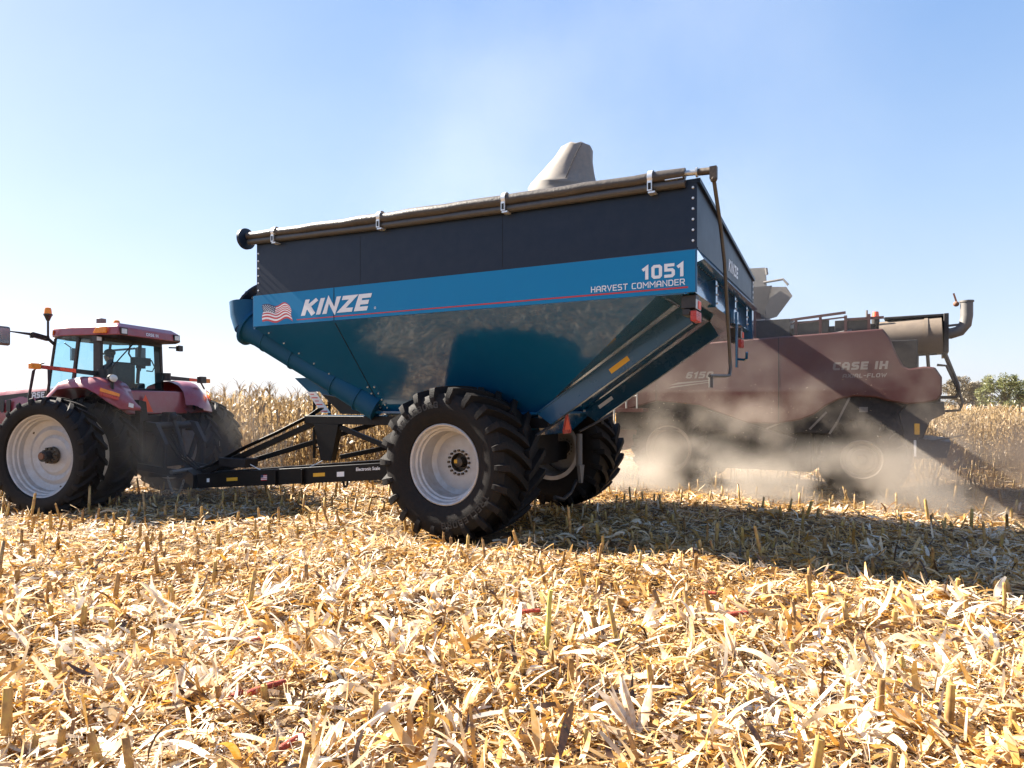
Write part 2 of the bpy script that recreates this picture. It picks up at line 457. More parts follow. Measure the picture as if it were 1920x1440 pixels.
def make_wheel(parent, loc, R_, w, rim_r, n, lug_h, lead, lw, drive, side=-1, words=None, disc=.30, kind='cart', lug_n=16, rimm=None):
    """side -1: outer face towards -v."""
    wh = empty("wheel", loc, 0, parent)
    t = tyre_mesh(R_, w, rim_r, n, lug_h, lead, lw, drive, words, side)
    t.build("tyre", [M['rubber'], M['letters']], wh, angle=35)
    o = side * w * (.43 if kind != 'dish' else .34)
    i = -side
    rb = MB(flip=False)
    yd = o + i * disc                       # the disc stands this deep behind the outer lip
    hr = rim_r * .34
    pr = [(o, rim_r + .012), (o - i * .012, rim_r - .004), (o, rim_r - .022), (o + i * .03, rim_r - .034), (o + i * .06, rim_r - .036),
          (o + i * .075, rim_r - .062), (o + i * .12, rim_r - .068), (o + i * .135, rim_r - .09), (yd - i * .03, rim_r - .1), (yd - i * .012, rim_r - .125)]
    if kind == 'dish':
        pr += [(yd + i * .02, rim_r * .72), (yd - i * .01, rim_r * .62), (yd + i * .03, rim_r * .5), (yd + i * .0, rim_r * .42), (yd + i * .01, hr * .5)]
    else:
        pr += [(yd + i * .015, rim_r - .16), (yd, rim_r * .5), (yd, hr * .72)]
    rb.lathe((0, 0, 0), pr, 64)
    rb.lathe((0, 0, 0), [(yd, rim_r - .1), (-o, rim_r - .06), (-o, rim_r + .012)], 64)
    if kind == 'dish':
        rb.mi = 1
        for q in (.9, 2.4, 5.0):
            c = Vector((math.cos(q) * rim_r * .8, yd - i * .004, math.sin(q) * rim_r * .8))
            rb.cyl(c, c - Vector((0, i * .004, 0)), .022, n=10)
    rb.build("rim", [M['rim'] if rimm is None else rimm, M['hub']], wh, angle=30)
    hb = MB(flip=False)
    if kind == 'cart':
        hb.lathe((0, 0, 0), [(yd - i * .006, hr * .72), (yd + i * .1, hr * .66), (yd + i * .1, hr * .4), (yd - i * .03, hr * .36), (yd - i * .045, hr * .2), (yd - i * .045, .001)], 32)
        for q in range(lug_n):
            a = 2 * math.pi * q / lug_n
            c = Vector((math.cos(a) * hr * .9, yd, math.sin(a) * hr * .9))
            hb.cyl(c, c - Vector((0, i * .035, 0)), .017, n=8)
        hb.mi = 1
        hb.box(-hr * .3, -hr * .3 + .05, yd - i * .05, yd - i * .047, -.01, .04)
    elif kind == 'dish':
        hb.lathe((0, 0, 0), [(yd, hr * .62), (yd - i * .06, hr * .6), (yd - i * .08, hr * .4), (yd - i * .08, .03)], 24)
        for q in range(10):
            a = 2 * math.pi * q / 10
            c = Vector((math.cos(a) * hr * .5, yd - i * .06, math.sin(a) * hr * .5))
            hb.cyl(c, c - Vector((0, i * .05, 0)), .022, n=8)
        hb.mi = 1
        hb.cyl((0, yd - i * .05, 0), (0, yd - i * .24, 0), .055, n=16)
    else:
        hb.lathe((0, 0, 0), [(yd, hr * .6), (yd - i * .05, hr * .55), (yd - i * .06, .001)], 24)
        for q in range(10):
            a = 2 * math.pi * q / 10
            c = Vector((math.cos(a) * hr * .85, yd, math.sin(a) * hr * .85))
            hb.cyl(c, c - Vector((0, i * .03, 0)), .016, n=8)
    hb.build("hub", [M['hub'], M['yellow'] if kind == 'cart' else M['rust']], wh, angle=30)
    return wh

# ================================================================ GRAIN CART
CA = math.atan2(1240, 2323)
cart = empty("grain_cart", (2.0848, 7.45, 0), -CA)
tag(cart, "large dark blue grain cart with black extension and rolled tarp, standing on two huge tyres", "grain cart")
W = 4.2
A, B, C = (.457, 0, 3.03), (5.41, 0, 3.03), (7.15, 0, 3.03)
A2, B2, C2 = [(p[0], W, p[2]) for p in (A, B, C)]
a1, b1 = (2.49, 1.05, 1.63), (5.31, 1.05, 1.63)
a2, b2 = (2.49, W - 1.05, 1.63), (5.31, W - 1.05, 1.63)
h = MB()
for q in ([A, B, b1, a1], [B, C, b1], [A2, B2, b2, a2], [B2, C2, b2], [C, C2, b2, b1], [A, A2, a2, a1]):
    h.poly(q)
# trough under the hopper
h.add([a1, b1, b2, a2, (2.7, 1.5, 1.3), (5.1, 1.5, 1.3), (5.1, W - 1.5, 1.3), (2.7, W - 1.5, 1.3)],
      [(0, 1, 5, 4), (1, 2, 6, 5), (2, 3, 7, 6), (3, 0, 4, 7), (4, 5, 6, 7)])
# bottom flange and shelf behind the rear slope
h.bar((2.42, .98, 1.64), (5.4, .98, 1.64), .1, .035); h.bar((2.42, 1.0, 1.64), (2.42, W - 1.0, 1.64), .1, .035)
h.box(.14, .46, .004, W - .004, 3.025, 3.05)
h.mi = 1
for k in range(3):                            # bolts along the bottom flange and the seam
    c = Vector((2.36, 1.15 + k * .27, 1.665)); h.cyl(c, c + Vector((-.03, 0, 0)), .017, n=8)
    c = Vector((2.36, 2.45 + k * .3, 1.665)); h.cyl(c, c + Vector((-.03, 0, 0)), .017, n=8)
def near_pt(u, z):                            # point on the near slope
    return Vector((u, (3.03 - z) / 1.40 * 1.05 - .006, z))
for k, (u, z) in enumerate(((5.36, 2.05), (5.34, 1.95), (5.33, 1.85), (5.31, 1.77), (5.3, 1.72))):
    for du in (.08, .22):
        p = near_pt(u - du + .1, z); h.cyl(p, p + Vector((0, -.014, -.01)), .014, n=8)
for k in range(8):
    t_ = (k + .6) / 8.5
    p = Vector(C).lerp(Vector(b1), t_) + Vector((-.16 * (1 - .5 * t_), -.012, 0.0)); h.cyl(p, p + Vector((0, -.014, -.01)), .013, n=8)
h.mi = 2
sp = [near_pt(5.41 - (3.03 - z) / 1.4 * .1, z) for z in (3.0, 2.5, 2.0, 1.66)]
h.tube(sp, .006, 4)
hopper = h.build("hopper", [M['blue'], M['zinc'], M['frame']], cart, angle=20)

# side panels above the slopes
for v0, v1, nm in ((0, .012, 's'), (W - .012, W, 'f')):
    p = MB(); p.box(.0, 7.17, v0, v1, 3.035, 3.53)
    p.build("side_panel", M['blue'], cart, bevel=.003)
fp = MB(); fp.box(7.13, 7.17, .012, W - .012, 3.0, 3.53); fp.build("front_panel", M['blue'], cart)
bd = MB()
bd.poly([(7.155, -.004, 3.04), (.02, -.004, 3.04), (.02, -.004, 3.515), (7.155, -.004, 3.54)])
band = bd.build("stripe_decal", M['band'], cart)
ms = MB(); ms.poly([(6.18, -.0065, 3.085), (6.18, -.0065, 3.1), (.1, -.0065, 3.108), (.1, -.0065, 3.088)]); 
ms.build("red_pinstripe", M['red_decal'], cart)
ms = MB(); ms.box(5.405, 5.417, -.0075, -.0045, 3.035, 3.53); ms.build("panel_seam", M['frame'], cart)

# lettering on the near side (the text runs towards the rear = -u)
def side_place(u, z): return plane_place((u, -.004, z), (-1, 0, 0), (0, 0, 1), (0, -1, 0))
t = MB(); L0 = strokes(MB(), "KINZE", lambda x, y, e: (x, y, e), .245, .25, .28, .22)
k_ = 1.36 / L0
t2 = MB(); pl0 = side_place(6.09, 3.147)
strokes(t2, "KINZE", lambda x, y, e: pl0(x * k_, y, e), .245, .25, .28, .22)
# registered mark
for q in range(10):
    a, b = 2 * math.pi * q / 10, 2 * math.pi * (q + 1) / 10
    t2.add([pl0(1.475 + math.cos(a) * .018, .025 + math.sin(a) * .018, .0015), pl0(1.475 + math.cos(b) * .018, .025 + math.sin(b) * .018, .0015), pl0(1.475 + math.cos(b) * .011, .025 + math.sin(b) * .011, .0015), pl0(1.475 + math.cos(a) * .011, .025 + math.sin(a) * .011, .0015)], [(0, 1, 2, 3)])
t2.build("maker_lettering", M['white'], cart)
def fit_text(name, words, u0, u1, z, hh, th, m, gap=.3, space=.5, slant=0.):
    L = strokes(MB(), words, lambda x, y, e: (x, y, e), hh, th, slant, gap, space) - gap * .5 * hh
    k = abs(u1 - u0) / L
    p = side_place(u0, z)
    word_parts(name, words, lambda x, y, e: p(x * k, y, e), hh, th, slant, gap, space, m, cart)
fit_text("number_lettering", "1051", .63, .14, 3.225, .16, .22, M['white'])
fit_text("name_lettering", "HARVEST COMMANDER", 1.27, .135, 3.126, .072, .15, M['white'])

# waving flag decal
fl = MB()
def fpt(s_, t_, e):
    u = 6.94 - .66 * s_ * (1 - .06 * t_)
    wv = .035 * math.sin(s_ * 9.5 + .4) * (.35 + s_ * .8) + .02 * math.sin(t_ * 5)
    z = 3.115 + t_ * .27 + wv + .03 * (1 - s_) * (t_ - .5) - .02 * s_
    return (u + .012 * math.sin(t_ * 9 + s_ * 5), -.0065 - e, z)
ns = 24
for k in range(13):
    fl.mi = 0 if k % 2 == 0 else 1
    for i in range(ns):
        fl.poly([fpt(i / ns, k / 13, 0), fpt((i + 1) / ns, k / 13, 0), fpt((i + 1) / ns, (k + 1) / 13, 0), fpt(i / ns, (k + 1) / 13, 0)])
fl.mi = 2
for i in range(10):
    for k in range(6, 13):
        s0, s1 = i / 10 * .46, (i + 1) / 10 * .46
        fl.poly([fpt(s0, k / 13, .0012), fpt(s1, k / 13, .0012), fpt(s1, (k + 1) / 13, .0012), fpt(s0, (k + 1) / 13, .0012)])
fl.mi = 1
for r in range(7):
    for q in range(6 if r % 2 == 0 else 5):
        s0 = .46 * ((q + .55 + (.5 if r % 2 else 0)) / 6.1); t0 = (6.45 + r * .92) / 13
        c = Vector(fpt(s0, t0, .0024))
        pts = []
        for j in range(10):
            a = math.pi / 2 + j * math.pi / 5; rr = .012 if j % 2 == 0 else .005
            pts.append(c + Vector((-math.cos(a) * rr, 0, math.sin(a) * rr)))
        fl.poly(pts)
fl.build("flag_decal", [M['red_decal'], M['white'], M['navy_decal']], cart)

# black extension: taller on the near side
def ext_side(v0, v1, z1):
    zf = z1 + (.09 if v0 < 1 else 0)
    e = MB(); e.prism([(.0, v0, 3.525), (7.08, v0, 3.525), (7.08, v0, zf), (0, v0, z1)], (0, v1 - v0, 0))
    e.bar((0, v0 + .01, z1 - .005), (7.08, v0 + .01, zf - .005), .03, .04)
    e.mi = 1
    for z in np.linspace(3.62, 4.22, 6) if v0 < 1 else np.linspace(3.6, 3.82, 3):
        for u in (.045, 7.04):
            y = v0 if v0 < 1 else v1; s_ = -1 if v0 < 1 else 1
            e.cyl((u, y, z), (u, y + s_ * .012, z), .016, .012, n=10)
    e.mi = 2
    for u in (2.5, 4.9): e.box(u, u + .006, v0 - .0015, v0, 3.56, z1 - .05)
    return e.build("extension_panel", [M['black_sheet'], M['zinc'], M['frame']], cart)
ext_side(.0, .008, 4.30); ext_side(W - .008, W, 3.86)
for u0, u1 in ((.0, .008), (7.072, 7.08)):
    e = MB(); e.prism([(u0, .01, 3.52), (u0, W - .01, 3.48 if u0 < 1 else 3.52), (u0, W - .01, 3.86), (u0, .01, 4.30 if u0 < 1 else 4.38)], (u1 - u0, 0, 0))
    if u0 < 1:
        e.bar((u0 - .01, .0, 4.295), (u0 - .01, W, 3.865), .05, .05)
        e.bar((u0 - .004, .0, 3.53), (u0 - .004, W, 3.50), .012, .02)
        e.mi = 1
        for z in (3.56, 3.65, 3.74, 3.82): e.cyl((u0, W - .05, z), (u0 - .014, W - .05, z), .02, n=8)
        e.mi = 0; e.box(u0 - .006, u0, W - .12, W, 3.50, 3.86)
    e.build("end_panel", [M['black_sheet'] if u0 > 1 else M['greymetal'] , M['zinc']] if False else [M['black_sheet'], M['zinc']], cart)
t = MB(); p = plane_place((-.0, 1.93, 3.62), (0, 1, 0), (0, 0, 1), (-1, 0, 0))
strokes(t, "KINZE", lambda x, y, e: p(x * 1.1, y, e), .17, .24, .15, .35); t.build("rear_maker_lettering", M['white'], cart)

# rear wall: slanted ledge, recessed panels, bolted flanges
rw = MB()
rw.add([(-.002, 0, 3.515), (-.002, W, 3.48), (-.075, 0, 3.40), (-.075, W, 3.365), (.09, 0, 3.34), (.09, W, 3.305), (.03, 0, 3.04), (.03, W, 2.98), (.15, 0, 3.02), (.15, W, 2.96)],
       [(0, 1, 3, 2), (2, 3, 5, 4), (4, 5, 7, 6), (6, 7, 9, 8)])
rw.box(-.01, .14, W - .16, W - .002, 2.86, 3.47)
for v in (1.05, 2.45, 3.5):
    rw.box(.0, .1, v - .012, v + .012, 3.0, 3.34); rw.box(-.012, .0, v - .05, v + .05, 3.0, 3.33)
rw.mi = 1
for v in (1.05, 2.45, 3.5):
    for z in (3.05, 3.16, 3.27): rw.cyl((-.012, v + .02, z), (-.028, v + .02, z), .013, n=8)
rw.mi = 2
for k in range(36):
    v = .1 + k * .11; rw.bar((-.0315, v, 3.485 - .0083 * v), (-.0315, v + .05, 3.485 - .0083 * (v + .05)), .008, .008) if False else rw.bar((.02, v, 3.357 - .0083 * v), (.02, v + .055, 3.357 - .0083 * (v + .055)), .01, .01)
rw.build("rear_wall", [M['blue'], M['zinc'], M['frame']], cart)
bk = MB()
bk.box(-.03, .02, 2.2, 2.5, 2.92, 3.12); bk.box(-.05, -.02, 2.36, 2.44, 2.3, 3.1)
bk.tube([(-.05, 2.40, 2.42), (-.16, 2.30, 2.40), (-.2, 2.2, 2.42), (-.21, 2.16, 2.5)], .02, 8)
bk.build("crank_bracket", M['blue'], cart, bevel=.004)

# ribs down the rear slope
tdir = Vector((2.033, 0, -1.40)).normalized(); nout = Vector((tdir.z, 0, -tdir.x))
for v in (.9, 2.65):
    rb = MB()
    p0, p1 = Vector((.40, v, 3.03)), Vector((2.46, v, 1.645))
    hh = .26
    rb.prism([p0, p1, p1 + nout * hh - tdir * .1, p0 + nout * hh + tdir * .02], (0, .01, 0))
    q0, q1 = p0 + nout * hh + tdir * .02, p1 + nout * hh - tdir * .1
    rb.bar(q0 + Vector((0, .04, 0)), q1 + Vector((0, .04, 0)), .1, .014, up=nout)
    rb.bar(p0 + nout * .012, p1 + nout * .012, .03, .02, up=nout)
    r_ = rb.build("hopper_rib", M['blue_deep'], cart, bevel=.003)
    if v < 1:
        am = MB(); c = Vector((1.22, v - .004, 2.295)); 
        d = tdir * .155; n_ = nout * .035
        am.prism([c - d - n_, c + d - n_, c + d + n_, c - d + n_], (0, -.003, 0)); am.build("amber_reflector", M['yellow'], r_)
    else:
        am = MB(); c = Vector((2.05, v - .004, 1.80)); d = tdir * .14; n_ = nout * .03
        am.prism([c - d - n_, c + d - n_, c + d + n_, c - d + n_], (0, -.003, 0)); am.build("warning_label", M['white'], r_)

# tail lights
for v in (.06, 3.15):
    z0 = 2.99 if v < 1 else 2.93
    hs = MB(); hs.box(.03, .2, v + .02, v + .2, z0 - .12, z0 + .03); hs.box(.1, .18, v + .0, v + .24, z0 - .2, z0 - .13)
    tl = hs.build("tail_light", M['cabblack'], cart, bevel=.006)
    m = MB(); m.box(.024, .03, v + .01, v + .24, z0 - .13, z0 - .02); m.build("bracket_plate", M['steel'], tl)
    m = MB(); m.box(.017, .023, v + .1, v + .23, z0 - .12, z0 - .03); m.build("reflector", M['smv'], tl)
    for k in range(3):
        m = MB(); m.box(.02, .09, v + .0 + k * .095, v + .07 + k * .095, z0 - .27, z0 - .15)
        m.build("lens", M['redlens'], tl, bevel=.008)

# rolled tarp, rail, straps, crank
tp = MB()
n = 24; pts = []; rs = []
for k in range(n + 1):
    s_ = k / n; u = .12 + s_ * 7.1
    pts.append((u, -.05, 4.375 + .14 * s_ - .018 * math.sin(s_ * math.pi) + .006 * math.sin(k * 2.1)))
    rs.append(.062 + .014 * math.sin(s_ * math.pi) + .003 * math.sin(k * 1.7))
tp.tube(pts, rs, 16)
roll = tp.build("tarp_roll", M['tarp'], cart, angle=60)
rl = MB(); rl.tube([(.12, -.045, 4.268), (2.4, -.045, 4.292), (4.8, -.045, 4.342), (7.2, -.045, 4.42)], .05, 14)
rl.mi = 1; rl.box(.14, .34, -.1, -.03, 4.316, 4.326)
rl.build("tarp_rail", [M['pipe'], M['zinc']], cart)
d = MB(); d.tube([(7.25, -.04, 4.48), (7.262, -.04, 4.48), (7.31, -.04, 4.48), (7.32, -.04, 4.48)], [.1, .17, .17, .1], 28); d.build("tarp_end_disc", M['black_sheet'], cart)
for u in (6.59, 4.47, 2.43, .51):
    z = 4.375 + .14 * (u - .12) / 7.1
    st = MB(); arc = []
    for q in range(9):
        a = R(-40 + q * 28)
        arc.append((math.cos(a) * .086, math.sin(a) * .086))
    rows = [[(u - .03, -.05 - y * 1.0 if False else -.05 - x, z + y) for x, y in arc], [(u + .03, -.05 - x, z + y) for x, y in arc]]
    st.sheet(rows)
    st.box(u - .028, u + .028, -.13, -.11, z - .165, z - .05)
    st.mi = 1; st.box(u - .017, u + .017, -.1325, -.13, z - .15, z - .075); st.mi = 0
    st.box(u - .06, u + .02, -.12, -.01, z - .19, z - .17)
    st.build("tarp_strap", [M['zinc'], M['frame']], cart, angle=50)
cr = MB()
cr.tube([(.14, -.05, 4.375), (-.03, -.05, 4.365)], .032, 12)
cr.tube([(-.0, -.05, 4.366), (-.02, -.05, 4.366)], .055, 14)
cr.mi = 1
cr.tube([(-.03, -.05, 4.365), (-.2, -.08, 4.345)], .04, 10)
cr.box(-.235, -.16, -.12, -.05, 4.25, 4.385)
cr.ball((-.2, -.085, 4.25), .04)
cr.build("crank_joint", [M['steel'], M['hub']], cart)
ck = MB()
ck.tube([(-.2, -.085, 4.25), (-.2, .3, 3.83), (-.2, .55, 3.45), (-.2, .9, 2.35), (-.2, .94, 2.22), (-.2, .88, 2.13), (-.2, .7, 2.11), (-.2, -.3, 2.075)], [.022, .022, .022, .021, .021, .02, .018, .018], 12)
ck.tube([(-.2, -.24, 2.08), (-.2, -.245, 1.95)], .024, 10)
ck.build("crank_rod", M['pipe'], cart, angle=60)

# auger at the front corner
au = MB()
ax0, ax1 = Vector((7.58, .34, 3.09)), Vector((5.38, 1.02, 1.71))
au.tube([ax0, ax0.lerp(ax1, .08), ax0.lerp(ax1, .5), ax1], [.29, .25, .235, .235], 32)
ad_ = (ax1 - ax0).normalized()
au.tube([ax0 - ad_ * .025, ax0 + ad_ * .025], .34, 36)
au.tube([ax0 - ad_ * .02 + Vector((0, 0, .0)), ax0 - ad_ * .12 + Vector((.0, .02, .14)), ax0 - ad_ * .14 + Vector((.0, .04, .34))], [.28, .28, .3], 28)
for s_ in (.14, .36, .68, .86):
    a_ = ax0.lerp(ax1, s_); au.tube([a_, a_ + ad_ * .022], .258, 32)
au.build("auger_tube", M['blue_shaded'], cart, angle=45)
ad = MB()
dc = Vector((7.70, .46, 3.56)); dn = Vector((.72, -.2, .6)).normalized()
ad.tube([dc - dn * .06, dc - dn * .03, dc], [.40, .41, .36], 36)
ad.mi = 1
ex = dn.cross(Vector((0, 0, 1))).normalized(); ey = ex.cross(dn)
for sgn in (-1, 1):
    for q in range(14):
        a = 2 * math.pi * q / 14
        c = dc + sgn * dn * .07 + (ex * math.cos(a) + ey * math.sin(a)) * .2
        ad.cyl(c, c + dn * .03, .022, n=8)
ring = [dc + dn * .05 + (ex * math.cos(2 * math.pi * q / 20) + ey * math.sin(2 * math.pi * q / 20)) * .13 for q in range(21)]
ad.tube(ring, .014, 6)
ad.build("auger_joint_disc", [M['black_sheet'], M['zinc']], cart)

# front lower cabinet with its white warning sign
fb = MB()
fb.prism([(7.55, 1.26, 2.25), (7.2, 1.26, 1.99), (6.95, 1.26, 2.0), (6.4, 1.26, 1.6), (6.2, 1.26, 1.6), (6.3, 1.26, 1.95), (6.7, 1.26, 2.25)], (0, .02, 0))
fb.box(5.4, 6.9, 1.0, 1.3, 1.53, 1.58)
fb.build("front_bracket", M['blue_shaded'], cart)
fb = MB(); fb.prism([(6.86, 1.22, 1.95), (6.38, 1.22, 1.6), (5.6, 1.22, 1.6), (5.9, 1.22, 1.8)], (0, .06, 0)); fb.build("opening_shade_sheet", M['frame'], cart)  # solid black sheet standing in for the shade inside the opening
sg = MB(); sg.prism([(7.19, 1.2, 1.99), (6.98, 1.2, 1.99), (6.62, 1.2, 1.62), (6.83, 1.2, 1.62)], (0, .015, 0))
sg.mi = 1
for k in range(6):
    z = 1.955 - k * .06; u = 7.13 - k * .058
    sg.box(u - .15, u, 1.1965, 1.1995, z - .018, z) if k % 2 else sg.box(u - .12, u - .03, 1.1965, 1.1995, z - .014, z)
sg.build("warning_sign", [M['white'], M['red_decal']], cart)

# frame and tongue
fr = MB()
fr.bar((2.3, 1.02, 1.5), (7.0, 1.02, 1.5), .12, .14); fr.bar((2.3, W - 1.02, 1.5), (7.0, W - 1.02, 1.5), .12, .14)
fr.bar((6.45, 1.0, 1.49), (6.45, W - 1.0, 1.49), .14, .12)
for v in (1.02, W - 1.02):
    fr.prism([(6.78, v - .06, 1.43), (6.22, v - .06, 1.43), (6.38, v - .06, .8), (6.62, v - .06, .8)], (0, .12, 0))
    fr.bar((4.4, v, 1.46), (4.4, v, .7), .14, .14, up=(1, 0, 0))
    fr.bar((6.3, v, 1.4), (4.45, v, .85), .06, .08)
fr.bar((4.45, 1.1, 1.35), (6.4, W - 1.1, .85), .06, .08); fr.bar((4.45, W - 1.1, 1.35), (6.4, 1.2, .85), .06, .08)
fr.bar((6.8, 1.1, 1.47), (9.5, .78, .43), .09, .10); fr.bar((6.8, W - 1.1, 1.47), (9.5, .95, .43), .09, .10)
fr.box(3.0, 4.3, 1.3, W - 1.3, .78, 1.3)  # solid black block added to fill in the darkness between the tyres
fr.box(3.1, 3.5, .7, W - .7, .78, 1.1)
fr.mi = 1
for k in range(3):
    for z in (.93, 1.0): fr.cyl((3.0, 2.0 + k * .16, z), (2.98, 2.0 + k * .16, z), .014, n=8)
fr.mi = 0
frame = fr.build("frame", [M['frame'], M['zinc']], cart, bevel=.006)
tg = MB()
tg.bar((4.4, .92, .76), (9.3, .62, .34), .14, .27)
tg.bar((4.4, W - .92, .76), (9.3, .88, .36), .14, .25)
tg.prism([(9.35, .5, .2), (9.35, .98, .2), (9.95, .8, .34), (9.95, .68, .34)], (0, 0, .26))
tg.box(9.9, 10.15, .66, .82, .38, .5)
tg.bar((7.35, .75, .62), (7.35, .75, .36), .02, .26, up=(0, 1, 0))
tg.bar((6.75, .775, .67), (6.75, .775, .4), .02, .26, up=(0, 1, 0))
tgo = tg.build("tongue", M['frame'], cart, bevel=.005)
def tpt(u, dz): s_ = (9.3 - u) / 4.9; return (u, .62 + .3 * s_ - .0745, .34 + .42 * s_ + dz)
def tdecal(name, u0, u1, z0, z1, m):
    mb = MB(); a, b = tpt(u0, 0), tpt(u1, 0)
    mb.poly([(u0, a[1], a[2] + z0), (u1, b[1], b[2] + z0), (u1, b[1], b[2] + z1), (u0, a[1], a[2] + z1)]); return mb.build(name, m, tgo)
tdecal("yellow_reflector", 8.55, 8.28, -.03, .03, M['yellow']); tdecal("yellow_reflector", 6.55, 6.3, -.03, .03, M['yellow'])
tdecal("white_label", 9.05, 8.98, -.03, .04, M['white']); tdecal("white_label", 6.05, 5.9, -.05, .03, M['white'])
fd2 = MB()
for k in range(7):
    fd2.mi = k % 2; a, b = tpt(7.72, 0), tpt(7.58, 0)
    z0, z1 = -.05 + k * .014, -.05 + (k + 1) * .014
    fd2.poly([(7.72, a[1], a[2] + z0), (7.58, b[1], b[2] + z0), (7.58, b[1], b[2] + z1), (7.72, a[1], a[2] + z1)])
fd2.mi = 2; a, b = tpt(7.72, 0), tpt(7.665, 0)
fd2.poly([(7.72, a[1] - .002, a[2] + 0), (7.665, b[1] - .002, b[2] + 0), (7.665, b[1] - .002, b[2] + .048), (7.72, a[1] - .002, a[2] + .048)])
fd2.build("small_flag_decal", [M['red_decal'], M['white'], M['navy_decal']], tgo)
def font_text(name, words, size, place, m, parent, bold=0.):
    cu = bpy.data.curves.new(name, 'FONT'); cu.body = words; cu.size = size; cu.offset = bold; cu.resolution_u = 3
    ob = bpy.data.objects.new(name, cu); COL.objects.link(ob)
    bpy.context.view_layer.update()
    me0 = bpy.data.meshes.new_from_object(ob.evaluated_get(bpy.context.evaluated_depsgraph_get()))
    vs = [place(v.co.x, v.co.y, 0) for v in me0.vertices]; fs = [list(p.vertices) for p in me0.polygons]
    bpy.data.objects.remove(ob); bpy.data.meshes.remove(me0); bpy.data.curves.remove(cu)
    mb = MB(); mb.add(vs, fs); return mb.build(name, m, parent)
sl = Vector((-4.9, .3, .42)).normalized()
o_ = Vector(tpt(5.66, .03))
font_text("scale_lettering", "Electronic Scale", .075, lambda x, y, e: o_ + sl * x + Vector((0, -.003, y)), M['white'], tgo, .002)
lk = MB(); ring = [(5.95 + math.cos(2 * math.pi * q / 14) * .05, .84, .5 + math.sin(2 * math.pi * q / 14) * .1) for q in range(15)]
lk.tube(ring, .02, 8); lk.build("tie_down_ring", M['frame'], tgo)
bx = MB(); bx.box(8.2, 8.9, .7, 1.0, .62, .78); bx.build("hose_box", M['darkmetal'], tgo, bevel=.01)
# hydraulic hoses along the tongue
for k in range(4):
    hz = MB(); o2 = k * .035
    hz.tube([(6.7, 1.0 + o2, 1.7), (6.95, .98 + o2, 1.56), (7.6, .9 + o2, 1.28), (8.4, .8 + o2, .97), (9.1, .75 + o2, .66), (9.6, .76 + o2, .52), (10.1, .72 + o2, .75 + .1 * (k % 2)), (10.5, .72 + o2, 1.15 + .08 * k)], .016, 8)
    hz.build("hydraulic_hose", M['frame'], cart, angle=60)
cb_ = MB(); cb_.tube([(6.6, 1.0, .8), (7.2, .9, .52), (7.9, .85, .56), (8.4, .8, .75)], .008, 6); cb_.build("light_cable", M['white'], cart)
for v0, v1, u_ in ((.58, 1.54, 2.3), (2.11, 3.6, 2.3)):
    r_ = MB(); r_.tube([(u_, v0, 1.34), (u_, v1, 1.58)], .02, 8); r_.build("brace_rod", M['darkmetal'], cart)
jk = MB(); jk.tube([(2.35, 2.25, 1.3), (2.35, 2.25, .78)], .05, 12); jk.prism([(2.3, 2.15, .8), (2.3, 2.35, .8), (2.3, 2.28, .52), (2.3, 2.22, .52)], (.05, 0, 0)); jk.build("jack_leg", M['greymetal'], cart)
hz = MB(); hz.tube([(2.4, 2.25, .55), (2.35, 1.9, .4), (2.3, 1.5, .35), (2.3, 1.2, .42)], .03, 8); hz.build("hanging_hose", M['darkmetal'], cart, angle=60)
sm = MB()
sm.prism([(2.2, 1.40, 1.66), (2.2, 1.44, 1.66), (2.2, 1.585, 1.39), (2.2, 1.56, 1.34), (2.2, 1.28, 1.34), (2.2, 1.255, 1.39)], (.004, 0, 0))
smo = sm.build("slow_vehicle_sign", M['redlens'], cart)
sm = MB(); sm.poly([(2.1955, 1.42, 1.60), (2.1955, 1.53, 1.395), (2.1955, 1.31, 1.395)]); sm.build("triangle", M['smv'], smo)
# ladder at the front
ld = MB()
for v in (1.75, 2.15): ld.bar((7.55, v, 2.05), (7.55, v, .75), .04, .04, up=(1, 0, 0))
for z in (.95, 1.25, 1.5, 1.75): ld.bar((7.55, 1.75, z), (7.55, 2.15, z), .04, .03)
ld.build("ladder", M['frame'], cart)

make_wheel(cart, (-3.35, .375, .955), 1.075, 1.15, .545, 22, .085, .30, .10, False, -1, "TRELLEBORG", .40, 'cart')
make_wheel(cart, (-3.35, W - .375, .955), 1.075, 1.15, .545, 22, .085, .30, .10, False, 1, None, .40, 'cart')
# ================================================================ TRACTOR
TA = R(13)
tr = empty("tractor", (-7.91, 11.0, 0), -TA)
tag(tr, "maroon red farm tractor with dual rear wheels and glass cab, pulling the blue cart", "tractor")
TC = 2.08
# chassis, axle and hitch
ch = MB()
ch.box(-.55, 3.9, 1.72, 2.44, .55, 1.3); ch.box(-.7, .6, 1.6, 2.56, .55, 1.55)
ch.tube([(0, .1, .89), (0, 4.06, .89)], .09, 14); ch.tube([(0, 1.0, .89), (0, 1.6, .89)], [.14, .22], 14); ch.tube([(0, 2.56, .89), (0, 3.16, .89)], [.22, .14], 14)
ch.box(-.05, 1.3, 1.3, 2.9, 1.3, 1.62)
ch.build("chassis", M['darkmetal'], tr, bevel=.01)
ht = MB()
ht.tube([(-.85, 1.5, 1.36), (-.85, 2.66, 1.36)], .075, 12)
for v in (1.55, 2.6):
    ht.prism([(-.78, v - .05, 1.45), (-1.0, v - .05, 1.42), (-1.22, v - .05, 1.02), (-1.16, v - .05, .98), (-.95, v - .05, 1.24), (-.78, v - .05, 1.25)], (0, .1, 0))
    ht.tube([(-1.18, v, 1.02), (-1.16, v, .58)], .035, 10)
    ht.bar((-.5, v, .62), (-1.35, v + (.06 if v < 2 else -.06), .5), .06, .12)
    ht.tube([(-.75, v + .12, .7), (-.95, v + .1, 1.2)], .05, 10)
